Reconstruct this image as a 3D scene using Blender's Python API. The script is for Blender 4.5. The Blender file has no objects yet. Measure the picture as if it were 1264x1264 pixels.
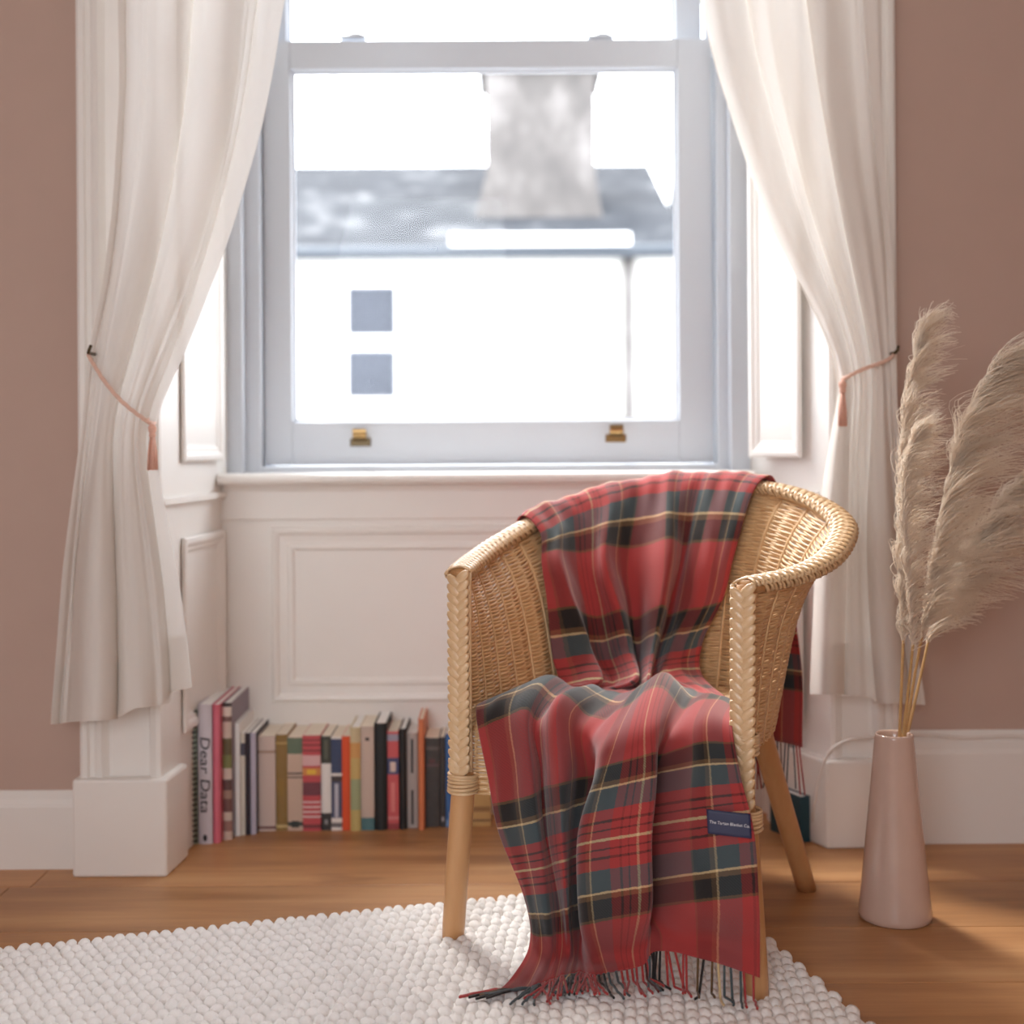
import bpy, math, random
import numpy as np
from mathutils import Vector, Matrix

random.seed(7)
rng = np.random.default_rng(7)
scene = bpy.context.scene
col = scene.collection

# ------------------------------------------------------------------ camera
F, H, RHO = 1650.0, 0.90, 0.0062          # focal length in px (of 1264), eye height, roll
HORIZON = 550.0
cam_d = bpy.data.cameras.new('camera')
cam_d.sensor_width = 36.0
cam_d.sensor_fit = 'HORIZONTAL'
cam_d.lens = 36.0 * F / 1264.0
cam_d.shift_y = -(632.0 - HORIZON) / 1264.0
cam_d.clip_start = 0.05
cam_d.dof.use_dof = True
cam_d.dof.focus_distance = 2.28
cam_d.dof.aperture_fstop = 2.2
cam = bpy.data.objects.new('camera', cam_d)
cam.matrix_world = Matrix.Translation((0, 0, H)) @ Matrix.Rotation(math.pi / 2, 4, 'X') @ Matrix.Rotation(-RHO, 4, 'Z')
col.objects.link(cam)
scene.camera = cam

# ------------------------------------------------------------------ light
SKY = 6.5
w = bpy.data.worlds.new('overcast_sky')
scene.world = w
w.use_nodes = True
bgn = w.node_tree.nodes['Background']
bgn.inputs['Color'].default_value = (0.94, 0.985, 1.04, 1)
bgn.inputs['Strength'].default_value = SKY

def portal(name, loc, rot, sx, sy):
    l = bpy.data.lights.new(name, 'AREA')
    l.shape = 'RECTANGLE'; l.size = sx; l.size_y = sy
    l.cycles.is_portal = True
    o = bpy.data.objects.new(name, l); col.objects.link(o)
    o.location = loc; o.rotation_euler = rot
    return o
# an area light shines along its local -Z
portal('window_daylight', (-0.06, 3.58, 1.92), (-math.pi / 2, 0, 0), 1.3, 2.2)
portal('rear_window_daylight', (-0.95, -2.28, 1.7), (math.pi / 2, 0, 0), 1.8, 1.8)

sun_d = bpy.data.lights.new('hazy_sun', 'SUN'); sun_d.energy = 7.5; sun_d.angle = math.radians(24); sun_d.color = (1.0, 0.96, 0.90)
sun = bpy.data.objects.new('hazy_sun', sun_d); col.objects.link(sun); sun.location = (-3, 9, 9)
sun.rotation_euler = Vector((.127, -.20, -.33)).to_track_quat('-Z', 'Y').to_euler()

vs = scene.view_settings
vs.view_transform = 'Standard'
vs.look = 'None'
vs.exposure = 0.20
vs.gamma = 1.0
vs.use_curve_mapping = False
scene.cycles.use_denoising = True
scene.cycles.max_bounces = 16
scene.cycles.diffuse_bounces = 12
scene.cycles.transmission_bounces = 12
scene.cycles.transparent_max_bounces = 16
scene.cycles.sample_clamp_indirect = 8.0

# ------------------------------------------------------------------ helpers
def C(r, g, b):
    f = lambda c: (c / 255 / 12.92) if c / 255 <= 0.04045 else ((c / 255 + 0.055) / 1.055) ** 2.4
    return (f(r), f(g), f(b), 1.0)

def at(x, y, d):
    """photo pixel + distance -> point in the room"""
    dx, dy = x - 632.0, y - HORIZON
    x1, y1 = dx - RHO * dy, dy + RHO * dx
    return np.array((x1 * d / F, d, H - y1 * d / F))

def ground(x, y, z=0.0):
    dx, dy = x - 632.0, y - HORIZON
    return at(x, y, F * (H - z) / (dy + RHO * dx))

class MB:
    """collects verts / faces / uvs of one mesh"""
    def __init__(self):
        self.v, self.f, self.uv, self.n = [], [], [], 0
    def add(self, verts, faces, uv=None):
        verts = np.asarray(verts, float)
        o = self.n
        self.v.append(verts); self.n += len(verts)
        self.f.extend([tuple(i + o for i in fc) for fc in faces])
        self.uv.append(np.zeros((len(verts), 2)) if uv is None else np.asarray(uv, float))
        return self
    def box(self, a, b):
        (x0, y0, z0), (x1, y1, z1) = a, b
        v = [(x0, y0, z0), (x1, y0, z0), (x1, y1, z0), (x0, y1, z0), (x0, y0, z1), (x1, y0, z1), (x1, y1, z1), (x0, y1, z1)]
        return self.add(v, [(0, 3, 2, 1), (4, 5, 6, 7), (0, 1, 5, 4), (1, 2, 6, 5), (2, 3, 7, 6), (3, 0, 4, 7)])
    def prism(self, poly, z0, z1):
        n = len(poly)
        v = [(x, y, z0) for x, y in poly] + [(x, y, z1) for x, y in poly]
        f = [tuple(range(n))[::-1], tuple(range(n, 2 * n))] + [(i, (i + 1) % n, n + (i + 1) % n, n + i) for i in range(n)]
        return self.add(v, f)
    def grid(self, P, uv=None, closed_u=False, closed_v=False, flip=False):
        """P: (nu, nv, 3)"""
        nu, nv = P.shape[:2]
        f = []
        for i in range(nu - (0 if closed_u else 1)):
            for j in range(nv - (0 if closed_v else 1)):
                a, b = i * nv + j, i * nv + (j + 1) % nv
                c, d = ((i + 1) % nu) * nv + (j + 1) % nv, ((i + 1) % nu) * nv + j
                f.append((a, d, c, b) if flip else (a, b, c, d))
        return self.add(P.reshape(-1, 3), f, None if uv is None else uv.reshape(-1, 2))
    def tube(self, pts, rad, sides=6, caps=True, uv=None, flat=None, up=None):
        """tube along pts; rad scalar or per point; flat=(a,b) scales the cross-section axes"""
        pts = np.asarray(pts, float); n = len(pts)
        rad = np.full(n, rad) if np.isscalar(rad) else np.asarray(rad)
        T = np.gradient(pts, axis=0)
        T /= np.linalg.norm(T, axis=1)[:, None] + 1e-12
        ref = np.array((0, 0, 1.0)) if up is None else np.asarray(up, float)
        if up is None and abs(T[:, 2]).mean() > 0.8: ref = np.array((0, 1.0, 0))
        A = np.cross(T, ref); A /= np.linalg.norm(A, axis=1)[:, None] + 1e-12
        B = np.cross(A, T)
        ang = np.linspace(0, 2 * np.pi, sides, endpoint=False)
        fa, fb = flat if flat else (1, 1)
        ring = pts[:, None, :] + rad[:, None, None] * (fa * np.cos(ang)[None, :, None] * A[:, None, :] + fb * np.sin(ang)[None, :, None] * B[:, None, :])
        o = self.n
        U = None
        if uv is not None: U = np.tile(np.asarray(uv, float), (n * sides, 1)).reshape(n, sides, 2)
        self.grid(ring, U, closed_v=True, flip=True)
        if caps:
            self.f.append(tuple(o + j for j in range(sides)))
            self.f.append(tuple(o + (n - 1) * sides + j for j in range(sides))[::-1])
        return self
    def lathe(self, prof, c=(0, 0, 0), sides=48):
        ang = np.linspace(0, 2 * np.pi, sides, endpoint=False)
        P = np.zeros((len(prof), sides, 3))
        for i, (r, z) in enumerate(prof):
            P[i, :, 0] = c[0] + r * np.cos(ang); P[i, :, 1] = c[1] + r * np.sin(ang); P[i, :, 2] = c[2] + z
        return self.grid(P, closed_v=True)
    def ellipsoid(self, c, ax, nu=6, nv=8):
        """ax: 3 axis vectors"""
        c = np.asarray(c, float); ax = np.asarray(ax, float)
        th = np.linspace(0, np.pi, nu + 1); ph = np.linspace(0, 2 * np.pi, nv, endpoint=False)
        P = c + (np.sin(th)[:, None, None] * np.cos(ph)[None, :, None] * ax[0] + np.sin(th)[:, None, None] * np.sin(ph)[None, :, None] * ax[1] + np.cos(th)[:, None, None] * np.ones(nv)[None, :, None] * ax[2])
        return self.grid(P, closed_v=True)
    def build(self, name, mat, parent=None, origin=None, smooth=True, bevel=0.0, sharp=None):
        V = np.concatenate(self.v) if self.v else np.zeros((0, 3))
        off = np.zeros(3)
        if parent is not None:
            p = parent
            while p is not None:
                off = off + np.array(p.location); p = p.parent
        loc = np.zeros(3)
        if origin is not None: loc = np.asarray(origin, float) - off
        me = bpy.data.meshes.new(name)
        me.from_pydata((V - off - loc).tolist(), [], self.f)
        UV = np.concatenate(self.uv)
        if np.any(UV):
            lay = me.uv_layers.new(name='UVMap')
            idx = np.zeros(len(me.loops), dtype=np.int32); me.loops.foreach_get('vertex_index', idx)
            lay.data.foreach_set('uv', UV[idx].astype(np.float32).ravel())
        me.polygons.foreach_set('use_smooth', [smooth] * len(me.polygons))
        me.materials.append(mat)
        me.update()
        o = bpy.data.objects.new(name, me); col.objects.link(o)
        o.location = loc
        if parent is not None: o.parent = parent
        if bevel:
            m = o.modifiers.new('bevel', 'BEVEL'); m.width = bevel; m.segments = 2; m.limit_method = 'ANGLE'
        if sharp:
            me.set_sharp_from_angle(angle=sharp)
        return o

def bx(*args):
    m = MB()
    for i in range(0, len(args), 2): m.box(args[i], args[i + 1])
    return m

def empty(name, loc):
    o = bpy.data.objects.new(name, None); col.objects.link(o); o.location = loc
    o.empty_display_size = 0.1
    return o

def tag(o, label=None, cat=None, group=None, kind=None):
    if label: o['label'] = label
    if cat: o['category'] = cat
    if group: o['group'] = group
    if kind: o['kind'] = kind
    return o

def struct(o, label=None, cat=None):
    return tag(o, label, cat, None, 'structure')

def crom(P, t):
    """Catmull-Rom through rows of P (n, k) at parameters t in [0, n-1]"""
    P = np.asarray(P, float); n = len(P)
    t = np.clip(np.asarray(t, float), 0, n - 1)
    i = np.minimum(t.astype(int), n - 2); u = (t - i)
    sh = (-1,) + (1,) * (P.ndim - 1)
    u = u.reshape(sh)
    g = lambda k: P[np.clip(k, 0, n - 1)]
    p0, p1, p2, p3 = g(i - 1), g(i), g(i + 1), g(i + 2)
    p0 = np.where((i - 1 < 0).reshape(sh), 2 * p1 - p2, p0)
    p3 = np.where((i + 2 > n - 1).reshape(sh), 2 * p2 - p1, p3)
    return 0.5 * (2 * p1 + (p2 - p0) * u + (2 * p0 - 5 * p1 + 4 * p2 - p3) * u ** 2 + (3 * p1 - p0 - 3 * p2 + p3) * u ** 3)

# ------------------------------------------------------------------ materials
class NT:
    def __init__(self, name):
        self.m = bpy.data.materials.new(name); self.m.use_nodes = True
        self.t = self.m.node_tree; self.t.nodes.clear()
        self.out = self.n('ShaderNodeOutputMaterial')
    def n(self, typ, **kw):
        nd = self.t.nodes.new(typ)
        for k, v in kw.items():
            if k.startswith('_'): setattr(nd, k[1:], v)
        return nd
    def l(self, a, b): self.t.links.new(a, b)
    def math(self, op, a, b=None):
        nd = self.n('ShaderNodeMath', _operation=op)
        for i, x in enumerate((a, b)):
            if x is None: continue
            if isinstance(x, (int, float)): nd.inputs[i].default_value = x
            else: self.l(x, nd.inputs[i])
        return nd.outputs[0]
    def mix(self, fac, a, b, blend='MIX'):
        nd = self.n('ShaderNodeMix', _data_type='RGBA', _blend_type=blend)
        for sock, x in ((nd.inputs[0], fac), (nd.inputs[6], a), (nd.inputs[7], b)):
            if isinstance(x, (int, float)): sock.default_value = x
            elif isinstance(x, tuple): sock.default_value = x
            else: self.l(x, sock)
        return nd.outputs[2]
    def ramp(self, fac, stops, interp='LINEAR'):
        nd = self.n('ShaderNodeValToRGB'); cr = nd.color_ramp; cr.interpolation = interp
        while len(cr.elements) < len(stops): cr.elements.new(0.5)
        for e, (p, c) in zip(cr.elements, stops): e.position = p; e.color = c
        self.l(fac, nd.inputs[0]); return nd.outputs[0]
    def coords(self, kind='Object', scale=(1, 1, 1)):
        tc = self.n('ShaderNodeTexCoord'); mp = self.n('ShaderNodeMapping')
        mp.inputs['Scale'].default_value = scale
        self.l(tc.outputs[kind], mp.inputs[0]); return mp.outputs[0]
    def noise(self, vec, scale=5, detail=4, rough=0.5):
        nd = self.n('ShaderNodeTexNoise'); nd.inputs['Scale'].default_value = scale
        nd.inputs['Detail'].default_value = detail; nd.inputs['Roughness'].default_value = rough
        self.l(vec, nd.inputs['Vector']); return nd.outputs[0]
    def bump(self, h, dist=0.001, strength=1.0):
        nd = self.n('ShaderNodeBump'); nd.inputs['Distance'].default_value = dist; nd.inputs['Strength'].default_value = strength
        self.l(h, nd.inputs['Height']); return nd.outputs[0]
    def principled(self, color, rough=0.5, normal=None, **kw):
        p = self.n('ShaderNodeBsdfPrincipled')
        if isinstance(color, tuple): p.inputs['Base Color'].default_value = color
        else: self.l(color, p.inputs['Base Color'])
        if isinstance(rough, (int, float)): p.inputs['Roughness'].default_value = rough
        else: self.l(rough, p.inputs['Roughness'])
        if normal is not None: self.l(normal, p.inputs['Normal'])
        for k, v in kw.items(): p.inputs[k].default_value = v
        return p
    def done(self, shader):
        self.l(shader if hasattr(shader, 'links') else shader.outputs[0], self.out.inputs[0]); return self.m

def simple(name, color, rough=0.5, var=0.06, scale=30, bump=0.0, **kw):
    t = NT(name); vec = t.coords('Object')
    nz = t.noise(vec, scale, 3)
    dark = tuple(c * (1 - var) for c in color[:3]) + (1,); lite = tuple(min(1, c * (1 + var)) for c in color[:3]) + (1,)
    c = t.mix(nz, dark, lite)
    nrm = t.bump(nz, bump) if bump else None
    return t.done(t.principled(c, rough, nrm, **kw))

M = {}
M['wall'] = simple('pink_wall_paint', C(191, 166, 153), 0.85, 0.03, 14, 0.0004)
M['ceiling'] = simple('ceiling_paint', C(234, 231, 224), 0.9, 0.02)
M['white'] = simple('white_gloss_paint', C(236, 233, 228), 0.38, 0.02, 9, 0.0003)
M['frame'] = simple('window_frame_paint', C(198, 204, 212), 0.4, 0.02, 9, 0.0002)
M['brass'] = simple('aged_brass', C(150, 122, 82), 0.28, 0.1, 60, Metallic=1.0)
M['dark_brass'] = simple('dark_brass', C(95, 82, 62), 0.35, 0.1, 60, Metallic=1.0)
M['render'] = simple('pale_harling', C(206, 204, 199), 0.9, 0.05, 2.0)
M['house_white'] = simple('house_white_paint', C(245, 245, 245), 0.6)
M['gutter'] = simple('gutter_grey', C(60, 66, 74), 0.5)
M['house_glass'] = simple('house_window_dark', C(64, 67, 75), 0.7, 0.2, 3, **{'Specular IOR Level': 0.1})
M['street'] = simple('street_tarmac', C(150, 150, 150), 0.9)
M['cable'] = simple('white_cable', C(228, 224, 218), 0.5)
M['rope'] = simple('peach_rope', C(226, 190, 172), 0.8, 0.15, 200, 0.0006)
M['tassel'] = simple('peach_tassel', C(230, 182, 162), 0.8, 0.18, 250, 0.0006)
M['paper'] = simple('page_paper', C(232, 222, 205), 0.9, 0.05, 300)
M['paper_white'] = simple('page_paper_white', C(240, 240, 238), 0.9, 0.04, 300)
M['label_navy'] = simple('navy_label_satin', C(42, 46, 78), 0.5, 0.1, 400)
M['label_text'] = simple('label_thread', C(225, 225, 230), 0.7)
M['ink'] = simple('black_ink', C(45, 42, 45), 0.7)
M['stake'] = simple('cane_stake', C(188, 142, 94), 0.5, 0.15, 40)
M['curtain_rod'] = simple('rod_white', C(225, 222, 218), 0.4)

t = NT('slate_roof'); v = t.coords('Object', (1, 1, 1))
c = t.ramp(t.noise(v, 1.6, 5, 0.7), [(0.3, C(48, 50, 54)), (0.55, C(64, 66, 70)), (0.75, C(108, 109, 111))])
M['slate'] = t.done(t.principled(c, 0.9, **{'Specular IOR Level': 0.05}))
t = NT('chimney_stone'); v = t.coords('Object', (1, 1, 0.6))
c = t.ramp(t.noise(v, 2.2, 5, 0.65), [(0.3, C(72, 69, 68)), (0.5, C(90, 86, 84)), (0.72, C(122, 118, 116))])
M['stone'] = t.done(t.principled(c, 0.9))

def glass_mat():
    t = NT('window_glass')
    tr = t.n('ShaderNodeBsdfTransparent'); gl = t.n('ShaderNodeBsdfGlossy'); gl.inputs['Roughness'].default_value = 0.02
    mx = t.n('ShaderNodeMixShader'); mx.inputs[0].default_value = 0.008
    t.l(tr.outputs[0], mx.inputs[1]); t.l(gl.outputs[0], mx.inputs[2])
    return t.done(mx)
M['glass'] = glass_mat()

def curtain_mat():
    t = NT('white_voile'); v = t.coords('UV', (900, 900, 1))
    wv = t.noise(v, 1.0, 2)
    di = t.n('ShaderNodeBsdfDiffuse'); di.inputs[0].default_value = C(236, 231, 225)
    tl = t.n('ShaderNodeBsdfTranslucent'); tl.inputs[0].default_value = C(238, 236, 233)
    tr = t.n('ShaderNodeBsdfTransparent'); tr.inputs[0].default_value = (1, 0.99, 0.975, 1)
    m1 = t.n('ShaderNodeMixShader'); m1.inputs[0].default_value = 0.22
    t.l(di.outputs[0], m1.inputs[1]); t.l(tl.outputs[0], m1.inputs[2])
    b = t.bump(wv, 0.0002); t.l(b, di.inputs['Normal'])
    m2 = t.n('ShaderNodeMixShader'); m2.inputs[0].default_value = 0.09
    t.l(m1.outputs[0], m2.inputs[1]); t.l(tr.outputs[0], m2.inputs[2])
    return t.done(m2)
M['curtain'] = curtain_mat()

def plank_mat():
    t = NT('oak_plank'); v = t.coords('Object', (1.2, 14, 14))
    oi = t.n('ShaderNodeObjectInfo')
    add = t.n('ShaderNodeVectorMath', _operation='ADD'); t.l(v, add.inputs[0])
    sc = t.n('ShaderNodeVectorMath', _operation='SCALE'); sc.inputs['Scale'].default_value = 37.0
    cmb = t.n('ShaderNodeCombineXYZ'); t.l(oi.outputs['Random'], cmb.inputs[0]); t.l(oi.outputs['Random'], cmb.inputs[1])
    t.l(cmb.outputs[0], sc.inputs[0]); t.l(sc.outputs[0], add.inputs[1])
    g = t.noise(add.outputs[0], 1.0, 6, 0.62)
    c = t.ramp(g, [(0.25, C(142, 98, 60)), (0.45, C(178, 128, 82)), (0.6, C(196, 146, 98)), (0.8, C(212, 168, 120))])
    v2 = t.coords('Object', (1.5, 5, 5)); k = t.noise(v2, 1.3, 3)
    knot = t.ramp(k, [(0.27, (0.45, 0.36, 0.3, 1)), (0.36, (1, 1, 1, 1))])
    c = t.mix(0.8, c, knot, 'MULTIPLY')
    hs = t.n('ShaderNodeHueSaturation'); t.l(c, hs.inputs['Color'])
    val = t.math('ADD', t.math('MULTIPLY', oi.outputs['Random'], 0.26), 0.87); t.l(val, hs.inputs['Value'])
    return t.done(t.principled(hs.outputs[0], t.math('ADD', t.math('MULTIPLY', g, 0.25), 0.3), t.bump(g, 0.0005)))
M['plank'] = plank_mat()

def wicker_mat(name, a, b, rough=0.42, sc=(1, 1, 1), **kw):
    t = NT(name); v = t.coords('Object', sc)
    g = t.noise(v, 55, 4, 0.6); big = t.noise(v, 7, 2)
    c = t.mix(g, a, b); c = t.mix(t.math('MULTIPLY', big, 0.25), c, C(150, 98, 56))
    return t.done(t.principled(c, rough, t.bump(g, 0.0004), **kw))
M['wicker'] = wicker_mat('wicker_cane', C(210, 166, 114), C(242, 212, 166))
M['braid'] = wicker_mat('plaited_cane', C(212, 172, 124), C(242, 214, 172), 0.36, **{'Coat Weight': 0.5, 'Coat Roughness': 0.25})
M['leg'] = wicker_mat('turned_wood_leg', C(200, 148, 98), C(220, 174, 124), 0.36, (1, 1, 0.15))

def wool_mat():
    t = NT('white_wool'); v = t.coords('Object')
    g = t.noise(v, 420, 3); b = t.noise(v, 30, 2)
    c = t.mix(b, C(244, 242, 239), C(252, 251, 249))
    return t.done(t.principled(c, 0.95, t.bump(g, 0.0016), **{'Sheen Weight': 0.3}))
M['wool'] = wool_mat()

RED, DARK, TEAL, CREAM, OLIVE = C(184, 64, 63), C(36, 31, 30), C(78, 92, 97), C(226, 200, 152), C(112, 84, 54)
def tartan_mat():
    t = NT('tartan_wool')
    tc = t.n('ShaderNodeTexCoord'); sx = t.n('ShaderNodeSeparateXYZ'); t.l(tc.outputs['UV'], sx.inputs[0])
    st = [(0.0, RED), (0.31, OLIVE), (0.335, DARK), (0.49, OLIVE), (0.535, CREAM), (0.552, TEAL), (0.74, RED), (0.83, C(92, 44, 42)), (0.852, RED), (0.91, C(92, 44, 42)), (0.925, RED), (0.988, CREAM)]
    def sett(s):
        w_ = t.math('PINGPONG', s, 0.5)
        return t.ramp(t.math('MULTIPLY', w_, 2.0), st, 'CONSTANT')
    nzc = t.coords('UV', (1, 1, 1)); wob = t.math('MULTIPLY', t.math('SUBTRACT', t.noise(nzc, 60, 2), 0.5), 0.008)
    a = sett(t.math('ADD', sx.outputs[0], wob)); b = sett(t.math('ADD', sx.outputs[1], wob))
    tw = t.math('ADD', t.math('MULTIPLY', sx.outputs[0], 160.0), t.math('MULTIPLY', sx.outputs[1], 160.0))
    twill = t.math('PINGPONG', tw, 1.0)
    fac = t.math('ADD', t.math('MULTIPLY', twill, 0.20), 0.58)
    c = t.mix(fac, a, b)
    fz = t.noise(t.coords('UV', (200, 200, 1)), 1.0, 4, 0.7)
    c = t.mix(0.35, c, t.ramp(fz, [(0.3, (0.72, 0.72, 0.72, 1)), (0.7, (1, 1, 1, 1))]), 'MULTIPLY')
    p = t.principled(c, 0.9, t.bump(fz, 0.0007), **{'Sheen Weight': 0.4, 'Sheen Roughness': 0.45})
    tl = t.n('ShaderNodeBsdfTranslucent'); t.l(c, tl.inputs[0])
    mx = t.n('ShaderNodeMixShader'); mx.inputs[0].default_value = 0.18
    t.l(p.outputs[0], mx.inputs[1]); t.l(tl.outputs[0], mx.inputs[2])
    return t.done(mx)
M['tartan'] = tartan_mat()

def pampas_mat():
    t = NT('pampas_fluff'); v = t.coords('Object'); g = t.noise(v, 20, 3)
    c = t.mix(g, C(249, 237, 222), C(254, 249, 241))
    di = t.n('ShaderNodeBsdfDiffuse'); t.l(c, di.inputs[0]); tl = t.n('ShaderNodeBsdfTranslucent'); t.l(c, tl.inputs[0])
    mx = t.n('ShaderNodeMixShader'); mx.inputs[0].default_value = 0.62
    t.l(di.outputs[0], mx.inputs[1]); t.l(tl.outputs[0], mx.inputs[2])
    return t.done(mx)
M['pampas'] = pampas_mat()
M['stem'] = wicker_mat('dry_stem', C(186, 146, 92), C(214, 176, 120), 0.5)
t = NT('blush_glaze'); v = t.coords('Object'); g = t.noise(v, 25, 3)
M['vase'] = t.done(t.principled(t.mix(g, C(200, 172, 158), C(210, 184, 170)), 0.16, **{'Coat Weight': 0.4, 'Coat Roughness': 0.08}))

# ------------------------------------------------------------------ the room shell
YL, YPL = 2.878, 2.815          # left wall face, left plinth/architrave face
YR, YPR = 3.020, 2.985          # right wall face, right architrave face
YB = 3.27                       # panelled apron wall under the window
XLF, XLB = -0.742, -0.703       # left reveal: front, back
XRF, XRB = 0.706, 0.573         # right reveal: front, back
XLO, XRO = -0.915, 0.862        # outer edges of the architraves
ZC = 3.30
RX0, RX1, RY0 = -2.35, 2.35, -2.3

struct(bx((RX0, YL, 0), (-0.80, 3.56, ZC)).build('wall_front_left', M['wall'], smooth=False), 'dusty pink painted wall above the low skirting, farthest from the vase', 'wall')
struct(bx((0.78, YR, 0), (RX1, 3.56, ZC)).build('wall_front_right', M['wall'], smooth=False), 'dusty pink painted wall behind the pampas grass', 'wall')
struct(bx((-0.80, 3.30, 3.00), (0.78, 3.56, ZC)).build('wall_above_window', M['wall'], smooth=False), 'pink wall strip above the sash window', 'wall')
struct(bx((RX0 - 0.1, RY0, 0), (RX0, 3.56, ZC)).build('wall_left', M['wall'], smooth=False), 'plain pink side wall nearest the left edge', 'wall')
struct(bx((RX1, RY0, 0), (RX1 + 0.1, 3.56, ZC)).build('wall_right', M['wall'], smooth=False), 'plain pink side wall beyond the pampas grass', 'wall')
wb = MB()
wb.box((RX0, RY0 - 0.1, 0), (-1.85, RY0, ZC)); wb.box((-0.05, RY0 - 0.1, 0), (RX1, RY0, ZC))
wb.box((-1.85, RY0 - 0.1, 0), (-0.05, RY0, 0.8)); wb.box((-1.85, RY0 - 0.1, 2.6), (-0.05, RY0, ZC))
struct(wb.build('wall_back', M['wall'], smooth=False), 'pink wall opposite with a wide window opening', 'wall')
struct(bx((RX0 - 0.1, RY0 - 0.1, ZC), (RX1 + 0.1, 3.56, ZC + 0.1)).build('ceiling', M['ceiling'], smooth=False), 'plain white ceiling above the room', 'ceiling')

# floor: a screed slab that carries separate oak planks
fl = bx((RX0, RY0, -0.12), (RX1, 3.5, -0.021)).build('floor', M['plank'], smooth=False)
struct(fl, 'oak plank floor running across the room', 'floor')
pw, seam0 = 0.257, 2.487
k0 = int(math.floor((RY0 - seam0) / pw))
meshes = {}
for k in range(k0, 5):
    y0, y1 = max(RY0, seam0 + k * pw), min(3.45, seam0 + (k + 1) * pw)
    if y1 - y0 < 0.02: continue
    x = RX0 - random.uniform(1.2, 1.9)
    while x < RX1:
        L = 2.75 + random.uniform(-.1, .1)
        a, b = max(x, RX0), min(x + L, RX1)
        if b - a > 0.05:
            bx((a + 0.0008, y0 + 0.0008, -0.021), (b - 0.0008, y1 - 0.0008, 0.0)).build('plank', M['plank'], fl, origin=((a + b) / 2, (y0 + y1) / 2, -0.021), smooth=False, bevel=0.0012)
        x += L

# --- skirting boards
def skirt(name, x0, x1, y, h, label):
    prof = [(0, 0), (-0.020, 0), (-0.020, h * 0.80), (-0.016, h * 0.84), (-0.014, h * 0.90), (-0.008, h * 0.96), (-0.004, h), (0, h)]
    v = [(x0, y + a, z) for a, z in prof] + [(x1, y + a, z) for a, z in prof]; n = len(prof)
    m = MB().add(v, [tuple(range(n)), tuple(range(n, 2 * n))[::-1]] + [(i, n + i, n + (i + 1) % n, (i + 1) % n) for i in range(n)])
    return struct(m.build(name, M['white'], smooth=False), label, 'skirting')
skirt('baseboard_left', RX0, XLO - 0.012, YL, 0.165, 'low white skirting board farthest from the vase')
skirt('baseboard_right', XRO + 0.012, RX1, YR, 0.252, 'tall white skirting board behind the ceramic vase')

# --- architraves: moulded profile in plan, extruded upward
def architrave(name, xo, xi, yw, yf, label, z0=0.195):
    s = 1 if xi > xo else -1
    W = abs(xi - xo)
    prof = [(0, yw), (0, yf + 0.004), (0.006, yf), (0.016, yf), (0.020, yf + 0.007), (0.028, yf + 0.010), (0.036, yf + 0.004), (0.046, yf + 0.002),
            (0.058, yf + 0.016), (0.066, yf + 0.018), (W - 0.030, yf + 0.018), (W - 0.026, yf + 0.008), (W - 0.012, yf + 0.002), (W - 0.003, yf + 0.004), (W, yf + 0.012), (W, yw)]
    poly = [(xo + s * a, y) for a, y in prof]
    if s < 0: poly = poly[::-1]
    root = empty(name, (xi, yf, 0))
    MB().prism(poly, z0, 3.12).build('moulded_casing', M['white'], root, smooth=False)
    return struct(root, label, 'trim')
a1 = architrave('trim_1', XLO, XLF, YL + 0.01, YPL, 'moulded white window casing and plinth behind the longer tied curtain')
a2 = architrave('trim_2', XRO, XRF, YR + 0.01, YPR, 'moulded white window casing and plinth beside the vase')
def wedge(poly, z0, z1): return MB().prism(poly, z0, z1)
# plinth blocks with chamfered tops, returning along the reveals
dl = np.array((XLB - XLF, YB - YPL)); dl /= np.linalg.norm(dl); nl = np.array((dl[1], -dl[0]))
dr = np.array((XRB - XRF, YB - YPR)); dr /= np.linalg.norm(dr); nr = np.array((-dr[1], dr[0]))
def plinth(parent, xo, xf, yw, yf, dvec, nvec, Lr, h):
    th = 0.014
    p_in = np.array((xf, yf - th)) + nvec * th
    p_back = np.array((xf, yf)) + dvec * Lr + nvec * th
    p_back2 = np.array((xf, yf)) + dvec * Lr - nvec * 0.01
    poly = [(xo, yw), (xo, yf - th), tuple(p_in), tuple(p_back), tuple(p_back2), (xf - nvec[0] * .02, yw)]
    cx = np.mean([p[0] for p in poly]); 
    if xo > xf: poly = poly[::-1]
    n = len(poly)
    inset = []
    for (x, y) in poly:
        inset.append((x, y))
    m = MB(); m.prism(poly, 0.0, h)
    o = m.build('plinth', M['white'], parent, smooth=False, bevel=0.006)
    return o
plinth(a1, XLO - 0.012, XLF, YL + 0.01, YPL, dl, nl, 0.13, 0.205)
plinth(a2, XRO + 0.012, XRF, YR + 0.01, YPR, dr, nr, 0.20, 0.195)

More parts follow.
